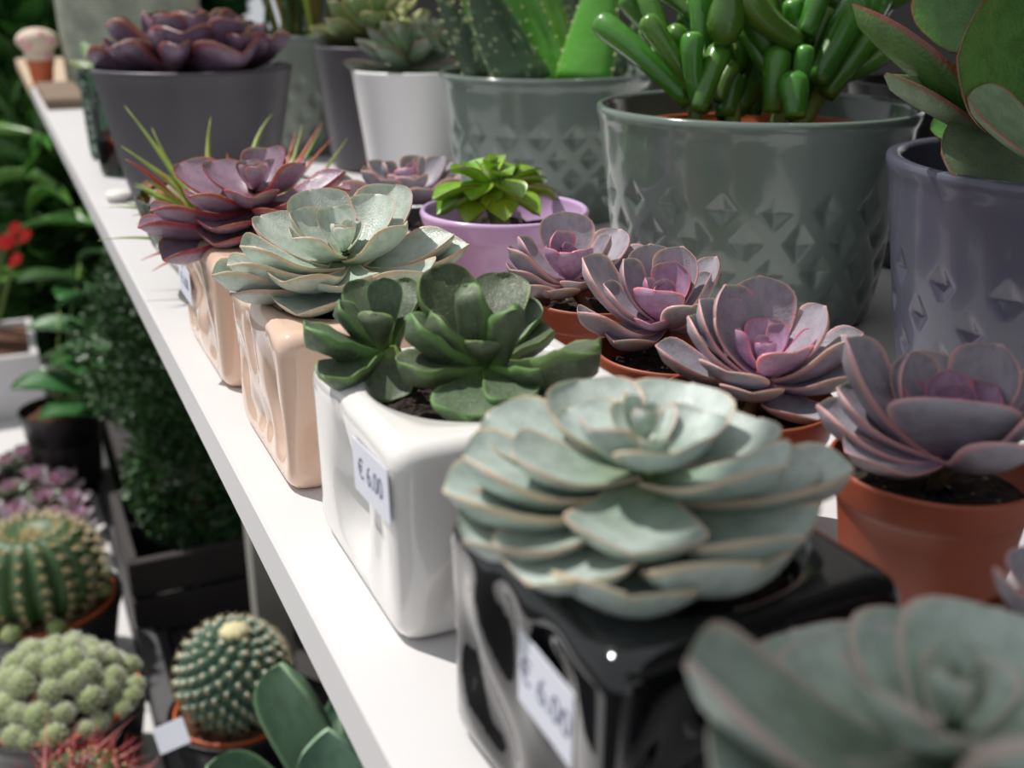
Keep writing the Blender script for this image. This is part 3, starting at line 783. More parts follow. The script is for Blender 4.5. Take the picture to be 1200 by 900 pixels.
G = [((808, 122), (706, 28), 9.5, -.02), ((812, 105), (760, 26), 8, -.025), ((815, 100), (757, -6), 7.5, -.02), ((818, 118), (812, 46), 8.5, -.03), ((818, 130), (842, 62), 9, -.035), ((822, 110), (818, -20), 9, -.01), ((800, 112), (770, 60), 8, .0),
     ((848, 40), (862, -15), 10, -.03), ((905, 60), (862, -30), 11, -.02), ((936, 50), (872, -4), 11, -.03), ((938, 46), (930, -40), 10, -.02), ((945, 40), (972, -40), 10, -.03), ((905, 132), (912, 64), 10, -.02), ((932, 138), (930, 96), 10.5, -.04), ((940, 110), (944, 60), 7, -.03),
     ((956, 96), (1000, 10), 12, -.02), ((968, 112), (1018, 38), 10, -.01), ((980, 78), (1030, -10), 12, .01), ((850, 138), (862, 40), 12, .0), ((880, 135), (876, 20), 12, .02), ((862, 130), (905, 30), 12, .01), ((925, 130), (965, 20), 13, .0),
     ((790, 96), (742, -30), 9, .01), ((820, 60), (790, -30), 9, .0), ((835, 90), (830, -10), 10, .01), ((800, 60), (735, 0), 8, .02), ((985, 60), (1050, -30), 12, .02), ((895, 60), (905, -60), 12, .03), ((950, 60), (960, -60), 12, .03), ((842, 118), (858, 78), 6, -.02), ((830, 128), (800, 90), 7, .02), ((860, 10), (835, -60), 10, 0), ((980, 10), (1010, -70), 11, 0)]
for (a, b, w, dt) in G:
    finger(tI, at(a[0], a[1], tz + dt), at(b[0], b[1], tz + dt + rng.uniform(-.012, .012)), w / 2 * .00098 * 1.5)
gr = random.Random(77)
for k in range(34):
    u0 = gr.uniform(800, 985); v0 = gr.uniform(20, 118); ang = gr.uniform(-.75, .75) + (u0 - 890) * .004; L = gr.uniform(60, 105); dd = gr.uniform(-.015, .035)
    finger(tI, at(u0, v0, tz + dd), at(u0 + L * math.sin(ang), v0 - L * math.cos(ang), tz + dd + gr.uniform(-.02, .02)), gr.uniform(.0042, .0062))
# fat bud shaped leaf
mbv, mbf = lathe([(.0002, 0), (.006, .003), (.009, .010), (.0085, .017), (.0065, .024), (.0065, .032), (.004, .036), (.0002, .037)], 20)
bl = at(846, 56, tz - .035)
mkobj('leaf', M1((mbv, mbf), name='leaf'), 'gollum', tI, Matrix.Translation(bl) @ Matrix.Rotation(.1, 4, 'Y'))
for (a, b, w) in [((815, 136), (818, 60), 5), ((860, 138), (855, 30), 7), ((905, 138), (938, 45), 8), ((925, 138), (980, 70), 8), ((818, 60), (800, -20), 4), ((938, 45), (950, -40), 5), ((855, 30), (845, -50), 5)]:
    q0 = at(a[0], a[1], tz - .005); q0.z = min(q0.z, .088)
    mkobj('stem', M1(tube([q0, (q0 + at(b[0], b[1], tz)) / 2 + Vector((.002, 0, 0)), at(b[0], b[1], tz)], [w * .0006, w * .00055, w * .0005], 10), name='stem'), 'stem_green', tI)
# J: sage pot with aloe
pJ = onz(640, 82, .104)
tJ = thing('potted_aloe', 'thick-leaved aloe with toothed edges in a large sage green embossed pot', 'potted plant', (pJ.x, pJ.y, 0), 'sage green embossed pots')
part_at('pot', emb, 'sage_gloss', tJ, (pJ.x, pJ.y, 0), .4, .104 / .108)
part_at('soil', soil_mesh(.074, 13, .003), 'soil', tJ, (pJ.x, pJ.y, .075))
tj = (pJ - CAM).length / ray(640, 82).length
def aloe_leaf(parent, p0, p1, w, mat, face, thick=.35, teeth=True):
    p0 = Vector(p0); p1 = Vector(p1); d = p1 - p0; L = d.length; x = d / L
    up = Vector(face); up = (up - x * up.dot(x)).normalized(); y = up.cross(x)
    n = 14; m = 14; V = []; F = []; rim = []; al = []
    for i in range(n + 1):
        t = i / n; hw = w * (1 - t ** 1.8) * .5 + .0003
        c = p0 + d * t - up * (.10 * L * math.sin(math.pi * t) * .5)
        for k in range(m):
            a = 2 * math.pi * k / m
            yy = hw * math.cos(a); zz = hw * math.sin(a)
            zz = zz * thick if zz > 0 else zz * thick * 1.3
            if zz > 0: zz -= hw * .12
            V.append(c + y * yy + up * zz); rim.append(abs(math.cos(a)) ** 3); al.append(t)
    for i in range(n):
        for k in range(m):
            F.append((i * m + k, i * m + (k + 1) % m, (i + 1) * m + (k + 1) % m, (i + 1) * m + k))
    F.append(tuple(range(m - 1, -1, -1))); F.append(tuple(n * m + k for k in range(m)))
    mb = MB(); mb.add(V, F, rim, al)
    lf = mkobj('leaf', mb.mesh('leaf'), mat, parent)
    if teeth:
        tb = MB()
        for sgn in (-1, 1):
            for i in range(1, 9):
                t = i / 10; hw = w * (1 - t ** 1.8) * .5
                c = p0 + d * t - up * (.10 * L * math.sin(math.pi * t) * .5) + y * sgn * (hw - .0004)
                e = y * sgn * .0020 + x * .001; s = x * .0011; uu = up * .0007
                tb.add([c - s, c + s, c + uu, c - uu, c + e], [(0, 2, 4), (2, 1, 4), (1, 3, 4), (3, 0, 4)])
        o = mkobj('teeth', tb.mesh('teeth', False), 'tooth_cream', lf)
toc = (CAM - pJ).normalized()
for (a, b, w, m, dt, fc) in [((617, 96), (545, -70), .056, 'aloe_dark', -.03, (.2, -.7, .6)), ((682, 96), (712, -80), .042, 'aloe_green', -.02, (-.6, -.5, .5)), ((655, 98), (592, -60), .022, 'aloe_green', 0.0, (-.8, -.3, .4)), ((664, 90), (628, -60), .024, 'aloe_green', .02, (-.7, -.5, .4)),
      ((668, 90), (655, -70), .024, 'aloe_dark', .03, (-.7, -.5, .4)), ((565, 90), (505, -30), .024, 'aloe_dark', 0.0, (-.4, -.6, .5)), ((590, 88), (525, -60), .022, 'aloe_green', .03, (-.4, -.6, .5)), ((716, 88), (760, 10), .018, 'aloe_dark', .03, (-.3, -.7, .5)), ((640, 88), (560, -90), .03, 'aloe_green', .05, (-.4, -.6, .5))]:
    p0 = at(a[0], a[1], tj + dt); 
    aloe_leaf(tJ, p0, at(b[0], b[1], tj + dt - .01), w, m, fc)
# K: white pot
pK = onz(486, 80, .098)
tK = thing('potted_sempervivum', 'green rosette succulent with dusky tips in a plain white round pot', 'potted plant', (pK.x, pK.y, 0))
part_at('pot', lathe_mesh('pot', pot_profile(.051, .038, .098, .003, lip=.002), 72), 'white_matt', tK, (pK.x, pK.y, 0))
part_at('soil', soil_mesh(.046, 14, .003), 'soil', tK, (pK.x, pK.y, .088))
rosette(tK, Vector((pK.x - .004, pK.y, .100)), .060, 22, 'ech_dull', el0=2, el1=75, wr=.36, kind='agave', rot=.5, r=random.Random(4))
rosette(tK, Vector((pK.x + .02, pK.y - .01, .112)), .038, 14, 'ech_dull', el0=20, el1=80, wr=.4, kind='agave', rot=1.5, r=random.Random(5))
st0 = Vector((pK.x - .01, pK.y, .10)); st1 = at(476, 12, (pK - CAM).length * .94)
mkobj('flower_stalk', M1(tube([st0, (st0 + st1) / 2 + Vector((-.004, 0, .006)), st1], [.002, .0018, .0014], 8), name='flower_stalk'), 'stem_green', tK)
bud = M1(lathe([(.0001, 0), (.0016, .002), (.002, .005), (.0012, .009), (.0001, .011)], 10), name='bud')
for k in range(11):
    mkobj('bud', bud, 'tooth_cream', tK, Matrix.Translation(st1 + Vector((rng.uniform(-.008, .010), rng.uniform(-.006, .006), rng.uniform(-.014, .004)))) @ Matrix.Rotation(rng.uniform(-1, 1), 4, 'X') @ Matrix.Rotation(rng.uniform(-1.6, .6), 4, 'Y'))
# L: dark round pot with olive rosette
pL = onz(436, 52, .110)
tL = thing('potted_aeonium', 'olive green rosette in a dark grey round pot beside the white pot', 'potted plant', (pL.x, pL.y, 0))
part_at('pot', lathe_mesh('pot', pot_profile(.052, .040, .110, .003, lip=.002), 72), 'charcoal_matt', tL, (pL.x, pL.y, 0))
part_at('soil', soil_mesh(.047, 15, .003), 'soil', tL, (pL.x, pL.y, .097))
rosette(tL, Vector((pL.x, pL.y, .114)), .064, 24, 'ech_olive', el0=5, el1=80, wr=.5, rot=.2, r=random.Random(6))
# M: tall sage pot with grassy stems
pM = onz(360, 37, .115)
tM = thing('potted_grass', 'brownish upright grass in a tall sage green pot behind the charcoal pot', 'potted plant', (pM.x, pM.y, 0))
part_at('pot', emb, 'sage_tall', tM, (pM.x, pM.y, 0), .2, .115 / .108)
part_at('soil', soil_mesh(.072, 16, .003), 'soil', tM, (pM.x, pM.y, .096))
for k in range(46):
    a = rng.uniform(0, 6.28); r_ = rng.uniform(0, .06); b0 = Vector((pM.x + r_ * math.cos(a), pM.y + r_ * math.sin(a), .09))
    lean = Vector((rng.uniform(-.05, .05), rng.uniform(-.05, .05), rng.uniform(.12, .22)))
    blade(tM, (b0, b0 + lean * .5 + Vector((0, 0, .03)), b0 + lean), rng.uniform(.0014, .0026), rng.choice(('grass_olive', 'grass_olive', 'grassy', 'foliage_deep')), 5)
# N: charcoal pot with plum echeveria
pN = onz(226, 76, .104)
tN = thing('potted_echeveria', 'plum purple echeveria filling a wide charcoal round pot', 'potted plant', (pN.x, pN.y, 0))
part_at('pot', lathe_mesh('pot', pot_profile(.0755, .055, .104, .004, lip=.0025), 96), 'charcoal_matt', tN, (pN.x, pN.y, 0))
part_at('soil', soil_mesh(.070, 17, .003), 'soil', tN, (pN.x, pN.y, .096))
rosette(tN, Vector((pN.x - .004, pN.y, .102)), .083, 22, 'ech_plum', el0=6, el1=58, wr=.68, rot=.3, cup=.5, height=.012, pw=1.0, minl=.35, r=random.Random(8))
rosette(tN, Vector((pN.x + .032, pN.y - .01, .106)), .05, 16, 'ech_plum', el0=15, el1=70, wr=.5, rot=1.3, cup=.5, r=random.Random(9))
rosette(tN, Vector((pN.x - .02, pN.y - .03, .102)), .045, 14, 'ech_plum', el0=20, el1=70, wr=.55, rot=2.3, cup=.5, r=random.Random(10))
# O: slate pot with jade
pO = onz(1278, 186, .100)
tO = thing('potted_jade', 'red-edged jade plant with broad leaves in a slate blue embossed pot', 'potted plant', (pO.x, pO.y, 0))
part_at('pot', embossed_pot_mesh(.078, .062, .100, .004, rows=3, around=16, z_first=.56, pitch=.016, hw=.0068, hh=.0085, rimw=.006), 'slate_gloss', tO, (pO.x, pO.y, 0), .2)
part_at('soil', soil_mesh(.068, 18, .003), 'soil', tO, (pO.x, pO.y, .082))
to = (pO - CAM).length / ray(1278, 186).length
def jleaf(b, t, w, mat, face, dt0=0.0, dt1=0.0, kind='round', cup=.12, thick=.09, belly=.03):
    p0 = at(b[0], b[1], to + dt0); p1 = at(t[0], t[1], to + dt1)
    mkobj('leaf', leafmesh(kind, belly, cup, thick, 0.0, 0.0, rng.randrange(3)), mat, tO, leaf_matrix(p0, p1, w, Vector(face)))
jleaf((1150, 128), (1000, 4), .019, 'jade', (.62, -.35, .75), -.02, -.02, cup=.35, kind='lance')
jleaf((1162, 150), (1038, 86), .018, 'jade_grey', (-.2, -.3, .9), -.01, -.03, cup=.3, kind='lance')
jleaf((1170, -70), (1112, 60), .044, 'jade', (-.6, -.7, .3), .01, .0)
jleaf((1285, 105), (1122, 68), .054, 'jade', (-.6, -.7, .35), -.03, -.05)
jleaf((1245, 196), (1134, 112), .028, 'jade_grey', (-.3, -.2, .9), -.05, -.05, cup=.25)
jleaf((1245, 205), (1104, 178), .040, 'jade_grey', (-.35, -.55, .75), -.02, -.03, cup=.05, thick=.14)
jleaf((1160, 130), (1110, 80), .024, 'jade_grey', (-.3, -.8, .4), .01, .01)
jleaf((1170, 150), (1090, 150), .018, 'jade', (-.3, -.5, .8), .015, .02)
jleaf((1290, 20), (1180, -50), .05, 'jade', (-.4, -.8, .3), -.01, -.01)
jleaf((1300, 110), (1190, 60), .05, 'jade', (-.4, -.8, .4), .02, .02)
jleaf((1290, 60), (1400, 0), .05, 'jade', (.3, -.8, .4), 0, 0)
jleaf((1290, 120), (1400, 110), .05, 'jade', (.3, -.6, .7), -.02, -.02)
for (a, b, w) in [((1270, 190), (1265, 60), .006), ((1265, 60), (1200, -50), .005), ((1268, 150), (1155, 125), .004), ((1265, 70), (1330, -20), .005)]:
    q0 = at(a[0], a[1], to - .01)
    if a[1] > 180: q0.z = .080
    mkobj('stem', M1(tube([q0, at(b[0], b[1], to - .005)], [w, w * .8], 10), name='stem'), 'stem_brown', tO)
# V: perforated black pot between sage and slate pot, behind
pV = onz(1088, 330, .0) + Vector((.035, .045, 0))
mbp = MB(); hv, hf = lathe(pot_profile(.052, .04, .11, .002, rim_h=.01, rim_out=.002, lip=.001, inner=.02), 64); mbp.add(hv, hf)
tV = thing('perforated_pot', 'black plastic pot with rows of small holes behind the slate pot', 'pot', (pV.x, pV.y, 0))
part_at('pot_body', mbp.mesh('pot_body'), 'black_plastic', tV, (pV.x, pV.y, 0))
hb = MB()
for r_ in range(11):
    for k in range(48):
        a = 2 * math.pi * (k + .5 * (r_ % 2)) / 48; z = .016 + r_ * .0072; R = .04 + .012 * z / .11 + .0002
        c = Vector((R * math.cos(a), R * math.sin(a), z)); tx = Vector((-math.sin(a), math.cos(a), 0)); n_ = Vector((math.cos(a), math.sin(a), 0))
        hb.add([c + tx * .0016 * math.cos(q * math.pi / 3) + Vector((0, 0, .0016 * math.sin(q * math.pi / 3))) for q in range(6)] + [c - n_ * .0003 + tx * .0022 * math.cos(q * math.pi / 3) + Vector((0, 0, .0022 * math.sin(q * math.pi / 3))) for q in range(6)], [(0, 1, 2, 3, 4, 5)] + [(q, q + 6, (q + 1) % 6 + 6, (q + 1) % 6) for q in range(6)])
hh = part_at('holes', hb.mesh('holes', False), 'wall_dark', tV, (pV.x, pV.y, 0)); hh['kind'] = 'stuff'
# white box behind the jade
wb = mkobj('white_carton', M1(box(.80, .62, .11, .12, .16, .22, bev=.004), name='white_carton', smooth=False), 'white_matt'); tag(wb, 'plain white carton standing behind the jade plant at the wall', 'carton')

# ------------------------------------------------------------------ far end of the shelf
pS = onz(148, 100, 0) + Vector((.022, .04, 0))
ws = thing('woven_planter', 'tall sage grey woven fabric planter standing at the far shelf end', 'planter', (pS.x, pS.y, 0))
segs = 72; prof = [(.0005, 0), (.106, 0), (.109, .003)] + [(.109 + .005 * k / 12, .003 + .255 * k / 12) for k in range(1, 13)] + [(.111, .262), (.109, .258), (.106, .2), (.0005, .1998)]
lv, lf = lathe(prof, segs); np_ = len(prof)
uv = [((i // np_) / segs, (i % np_) / np_) for i in range(len(lv))]
part_at('planter_body', mesh('planter_body', lv, lf, True, None, uv), 'woven_sage', ws, (pS.x, pS.y, 0))
part_at('soil', soil_mesh(.105, 19, .003), 'soil', ws, (pS.x, pS.y, .215))
bd = mkobj('wooden_tray', M_box('wooden_tray', .094, 1.765, .007, .055, .27, .014, bev=.002), 'wood_brown'); tag(bd, 'flat brown wooden board on the shelf before the woven planter', 'board')
pU = onz(50, 92, .012)
tU = thing('potted_cactus', 'pale woolly cactus with pink flowers in a tiny terracotta pot on the far table', 'potted plant', (pU.x, pU.y, .002))
part_at('pot', terra_me, 'terracotta_in', tU, (pU.x, pU.y, .002), 0, .8)
part_at('soil', terra_soil, 'soil', tU, (pU.x, pU.y, .034), 0, .8)
def blob(r, h, n=24, m=12, ribs=0, amp=0.0):
    V = []; F = []
    for j in range(m + 1):
        p_ = math.pi * j / m
        for i in range(n):
            a = 2 * math.pi * i / n
            k = 1 + amp * math.cos(ribs * a)
            V.append((r * math.sin(p_) * math.cos(a) * k, r * math.sin(p_) * math.sin(a) * k, h / 2 - h / 2 * math.cos(p_)))
    for j in range(m):
        for i in range(n): F.append((j * n + i, j * n + (i + 1) % n, (j + 1) * n + (i + 1) % n, (j + 1) * n + i))
    return V, F
part_at('stem', M1(blob(.022, .05, ribs=10, amp=.04), name='stem'), 'cactus_cream', tU, (pU.x, pU.y, .024))
part_at('wool', M1(blob(.031, .040, ribs=12, amp=.05), name='wool'), 'cactus_cream', tU, (pU.x, pU.y, .050))
fl = M1(*[blob(.0035, .006, 8, 6)], name='flower')
for (dx, dz) in ((-.03, .075), (.012, .05), (-.018, .066), (.02, .075), (0, .072), (.006, .086)):
    part_at('flower', fl, 'flower_pink', tU, (pU.x + dx * .9, pU.y - .028, dz - .006))
# patterned glasses
pQ = onz(116, 188, 0)
tQ = thing('green_tumbler', 'dark green patterned tumbler with a small leafy plant beside the charcoal pot', 'tumbler', (pQ.x + .012, pQ.y + .01, 0))
part_at('tumbler', embossed_pot_mesh(.021, .018, .085, .002, rows=7, around=12, z_first=.82, pitch=.009, hw=.004, hh=.0055, depth=.0012, rimw=.002), 'green_glass', tQ, (pQ.x + .012, pQ.y + .01, 0))
part_at('soil', soil_mesh(.016, 20), 'soil', tQ, (pQ.x + .012, pQ.y + .01, .054))
for (u, v, w) in ((82, 72, .02), (96, 50, .012), (120, 60, .014), (112, 78, .016)):
    tt = 1.08; b0 = Vector((pQ.x + .012, pQ.y + .01, .08))
    mkobj('leaf', leafmesh('round', .05, .2, .1, 0, 0, 0), 'foliage_pale' if v < 60 else 'ech_olive', tQ, leaf_matrix(b0, at(u, v, tt), w))
mkobj('stem', M1(tube([Vector((pQ.x + .012, pQ.y + .01, .052)), Vector((pQ.x + .012, pQ.y + .01, .082))], [.002, .002], 8), name='stem'), 'stem_green', tQ)
pR = onz(131, 206, 0)
tR = thing('glass_votive', 'small clear glass tumbler holding something red beside the charcoal pot', 'tumbler', (pR.x + .008, pR.y + .005, 0))
part_at('tumbler', lathe_mesh('tumbler', [(.0005, 0), (.014, 0), (.0165, .004), (.0195, .06), (.0185, .0615), (.0178, .06), (.015, .006), (.0005, .0055)], 48), 'green_glass', tR, (pR.x + .008, pR.y + .005, 0))
part_at('candle', M1(lathe([(.0005, .0065), (.0135, .0068), (.0145, .03), (.0005, .0302)], 32), name='candle'), 'flower_red', tR, (pR.x + .008, pR.y + .005, 0))
pd = onz(140, 229, .004)
pb = mkobj('pale_pebble', M1(blob(.012, .009, 20, 10, 3, .06), name='pale_pebble'), 'pearl_white', None, Matrix.Translation((pd.x, pd.y, -.0003))); tag(pb, 'small pale pebble on the white shelf before the charcoal pot', 'pebble')

# ------------------------------------------------------------------ lower table: cacti
def spines(mb, c, n, count, ln, w, spread, r):
    n = Vector(n).normalized(); a = n.orthogonal().normalized(); b = n.cross(a)
    for k in range(count):
        t = 2 * math.pi * (k + r.uniform(-.2, .2)) / count; sp = spread * r.uniform(.6, 1.1)
        d = (n + (a * math.cos(t) + b * math.sin(t)) * sp).normalized() * ln * r.uniform(.7, 1.15)
        e = d.orthogonal().normalized() * w; g = d.cross(e).normalized() * w
        c = Vector(c)
        mb.add([c + e, c - e * .5 + g * .87, c - e * .5 - g * .87, c + d], [(0, 1, 3), (1, 2, 3), (2, 0, 3)])
def round_pots(t, p, R, h, z0=LZ):
    part_at('outer_pot', lathe_mesh('outer_pot', pot_profile(R, R * .8, h, .003, rim_h=.012, rim_out=.002, lip=.0015, inner=.03), 64), 'black_plastic', t, (p.x, p.y, z0))
    part_at('inner_pot', lathe_mesh('inner_pot', pot_profile(R * .935, R * .78, h * .86, .0035, lip=.0015, inner=.02), 64), 'terracotta_in', t, (p.x, p.y, z0 + h * .155))
    part_at('soil', soil_mesh(R * .90, 21, .004), 'soil_brown', t, (p.x, p.y, z0 + h * .94))
rr = random.Random(31)
# barrel cactus
def barrel(name, label, u, v, R, potR, ribs, ph, spmat, spn, spl, spw, bodymat='cactus_dark', zscale=.8, grp='cacti on the low table', lift=0.0, down=0.0):
    p = onz(u, v, LZ + ph)
    t = thing(name, label, 'potted plant', (p.x, p.y, LZ), grp)
    round_pots(t, p, potR, ph)
    n = ribs * 8; m = 28; V = []; F = []
    H = R * 2 * zscale; z0 = LZ + ph * .94 - .012 - down
    def surf(a, q):
        k = abs(math.cos(a * ribs / 2))
        rr_ = R * math.sin(q) ** .8 * (1 - .17 * (1 - k) ** 1.2 * math.sin(q))
        z = H / 2 - H / 2 * math.cos(q)
        z -= .16 * H * max(0, (q - 2.6) / .54) ** 2
        return Vector((p.x + rr_ * math.cos(a), p.y + rr_ * math.sin(a), z0 + z))
    for j in range(m + 1):
        q = .12 + (math.pi - .12) * j / m
        for i in range(n): V.append(surf(2 * math.pi * i / n, q))
    for j in range(m):
        for i in range(n): F.append((j * n + i, j * n + (i + 1) % n, (j + 1) * n + (i + 1) % n, (j + 1) * n + i))
    mkobj('cactus_body', mesh('cactus_body', V, F), bodymat, t)
    sb = MB(); ab = MB()
    for k in range(ribs):
        a = 2 * math.pi * k / ribs
        for j in range(9):
            q = .9 + (3.08 - .9) * j / 8
            c = surf(a, q); nrm = (c - Vector((p.x, p.y, z0 + H * .45)))
            spines(sb, c, nrm, spn, spl, spw, .9, rr)
            ov, of = blob(.0024, .004, 6, 4); ab.add([Vector(x) + c - Vector((0, 0, .002)) for x in ov], of)
    s_ = mkobj('spines', sb.mesh('spines', False), spmat, t); s_['kind'] = 'stuff'
    s_ = mkobj('areoles', ab.mesh('areoles'), 'areole', t); s_['kind'] = 'stuff'
    return t, p, z0, H
tb_, pbar, zb, Hb = barrel('potted_barrel_cactus', 'dark green ribbed barrel cactus with golden spines in a black pot', 48, 702, .066, .082, 17, .085, 'spine_pale', 7, .014, .0006)
for (dx, dy, s) in ((.062, -.012, .010), (-.03, -.066, .011), (.012, -.070, .010), (-.052, -.05, .010), (.066, .02, .009)):
    part_at('pup', M1(blob(s, s * 1.8, 20, 10, 8, .08), name='pup'), 'cactus_clump', tb_, (pbar.x + dx, pbar.y + dy, LZ + .078))
# clump cactus
pc = onz(70, 815, LZ + .085)
tc_ = thing('potted_clump_cactus', 'mound of small white-spined globe cactus heads crowded in a black pot', 'potted plant', (pc.x, pc.y, LZ), 'cacti on the low table')
round_pots(tc_, pc, .078, .085)
head = M1(blob(1.0, 2.2, 20, 12, 10, .05), name='head'); sb = MB()
k = 0
for ring, (rad, n, z) in enumerate(((0, 1, .052), (.018, 6, .048), (.035, 11, .038), (.051, 16, .023), (.065, 20, .006))):
    for i in range(n):
        a = 2 * math.pi * (i + .4 * ring) / n + rr.uniform(-.12, .12); s = rr.uniform(.0085, .0125)
        c = Vector((pc.x + rad * math.cos(a), pc.y + rad * math.sin(a), LZ + .078 + z + rr.uniform(-.004, .004)))
        ax = Vector((math.cos(a) * rad * 9, math.sin(a) * rad * 9, 1)).normalized()
        Mx = Matrix.Translation(c) @ Vector((0, 0, 1)).rotation_difference(ax).to_matrix().to_4x4() @ Matrix.Diagonal((s, s, s, 1)) @ Matrix.Translation((0, 0, -1.1))
        mkobj('head', head, 'cactus_clump', tc_, Mx)
        for q in range(40):
            y = 1 - 1.5 * (q + .5) / 40; r_ = math.sqrt(max(0, 1 - y * y)); ph = q * 2.4
            d = Vector((r_ * math.cos(ph), r_ * math.sin(ph), y)); d = Vector((0, 0, 1)).rotation_difference(ax) @ d
            spines(sb, c + d * s, d, 6, .0048, .00042, 1.5, rr)
s_ = mkobj('spines', sb.mesh('spines', False), 'spine_white', tc_); s_['kind'] = 'stuff'
# mammillaria
pm = onz(277, 828, LZ + .085)
tm = thing('potted_mammillaria', 'round grey-green cactus studded with pale-spined bumps in a black pot', 'potted plant', (pm.x, pm.y, LZ), 'cacti on the low table')
round_pots(tm, pm, .060, .085)
R, Hh = .047, .092; zc = LZ + .080 + .040
part_at('cactus_body', M1(blob(R * .95, Hh * .96, 40, 20), name='cactus_body'), 'cactus_grey', tm, (pm.x, pm.y, zc - Hh * .48))
tb2 = MB(); sb = MB(); ab = MB()
N = 200
for q in range(N):
    y = .975 - 1.76 * (q + .5) / N; r_ = math.sqrt(1 - y * y); ph = q * 2.39996
    d = Vector((r_ * math.cos(ph), r_ * math.sin(ph), y)); c = Vector((pm.x + d.x * R * .9, pm.y + d.y * R * .9, zc + d.z * Hh * .46))
    qv = Vector((0, 0, 1)).rotation_difference(d)
    cv, cf = lathe([(.0066, 0), (.0055, .0045), (.0028, .008), (.0003, .009)], 8)
    tb2.add([qv @ Vector(x) + c for x in cv], cf)
    ov, of = blob(.0021, .0032, 6, 4); ab.add([Vector(x) + c + d * .0075 for x in ov], of)
    spines(sb, c + d * .0085, d, 8, .0072, .00040, 1.3, rr)
for nm, m_, mt in (('tubercles', tb2, 'cactus_grey'), ('areoles', ab, 'spine_white'), ('spines', sb, 'spine_pale')):
    o = mkobj(nm, m_.mesh(nm, nm != 'spines'), mt, tm); o['kind'] = 'stuff'
part_at('flower_ring', M1(blob(.013, .012, 24, 8, 9, .14), name='flower_ring'), 'flower_yellow', tm, (pm.x + .004, pm.y - .006, zc + Hh * .455))
lab = mkobj('plant_label', M_box('plant_label', 0, 0, 0, .026, .0012, .022), 'paper', None, Matrix.Translation(at(201, 862, .915)) @ Matrix.Rotation(-.42, 4, 'Z') @ Matrix.Rotation(-.6, 4, 'X') @ Matrix.Rotation(-.4, 4, 'Y'))
tag(lab, 'blank white plant label leaning against the round bumpy cactus pot', 'label')
# red spined cactus
tr_, pr_, zr, Hr = barrel('potted_red_spined_cactus', 'small cactus with long crossing red spines in a black pot', 100, 960, .044, .066, 11, .075, 'spine_red', 3, .026, .0008, lift=0)
sb = MB()
for (u, v, t0) in ((56, 826, .93), (165, 833, .92), (60, 868, .9), (92, 850, .92), (110, 838, .93), (38, 880, .9), (130, 862, .9), (75, 876, .88)):
    c = Vector((pr_.x + rr.uniform(-.03, .03), pr_.y + rr.uniform(-.03, .03), zr + Hr * .9)); d = at(u, v, t0) - c
    spines(sb, c, d, 1, d.length, .0016, .0, rr)
s_ = mkobj('long_spines', sb.mesh('long_spines', False), 'spine_red', tr_); s_['kind'] = 'stuff'
# paddle plant
pp = onz(400, 990, LZ + .09)
tp = thing('potted_paddle_plant', 'grey-green paddle plant with big rounded upright leaves in a black pot', 'potted plant', (pp.x, pp.y, LZ))
part_at('pot', lathe_mesh('pot', pot_profile(.055, .044, .09, .003, rim_h=.012, rim_out=.002, lip=.0015), 64), 'black_plastic', tp, (pp.x, pp.y, LZ))
part_at('soil', soil_mesh(.050, 22, .003), 'soil_brown', tp, (pp.x, pp.y, LZ + .08))
tpp = (pp - CAM).length / ray(400, 990).length
b0 = Vector((pp.x, pp.y, LZ + .085))
for (u, v, dt, w, fc) in ((328, 778, -.05, .062, (-.7, -.5, .3)), (385, 856, -.08, .05, (-.3, -.8, .4)), (405, 830, .03, .03, (-.9, .2, .2)), (243, 897, -.06, .05, (-.2, -.3, .9)), (480, 900, .0, .06, (.3, -.6, .7)), (430, 1050, -.10, .06, (0, -.3, .9)), (420, 800, .06, .05, (-.5, -.6, .5))):
    mkobj('leaf', leafmesh('round', .06, .25, .07, 0, 0, rng.randrange(3)), 'paddle', tp, leaf_matrix(b0, at(u, v, tpp + dt), w, Vector(fc)))
# purple echeveria tray
for k, (u, v) in enumerate([(8, 548), (30, 536), (55, 530), (78, 545), (12, 578), (42, 562), (70, 568), (20, 605), (50, 590), (84, 590), (5, 625), (62, 612), (30, 632), (88, 612), (-20, 560), (-15, 600)]):
    p = onz(u, v, LZ + .05)
    t = thing('purple_echeveria', 'small mauve echeveria rosette packed among others on the low table behind the barrel cactus', 'plant', (p.x, p.y, LZ), 'mauve echeverias massed on the low table')
    part_at('pot', terra_me, 'black_plastic', t, (p.x, p.y, LZ), 0, .9)
    part_at('soil', terra_soil, 'soil', t, (p.x, p.y, LZ + .037), 0, .9)
    rosette(t, Vector((p.x, p.y, LZ + .046)), rr.uniform(.033, .037), 15, 'ech_lilac' if k % 4 else 'ech_dull', el0=12, el1=75, rot=rr.uniform(0, 6), core='ech_lilac_core', ncore=8, r=rr)

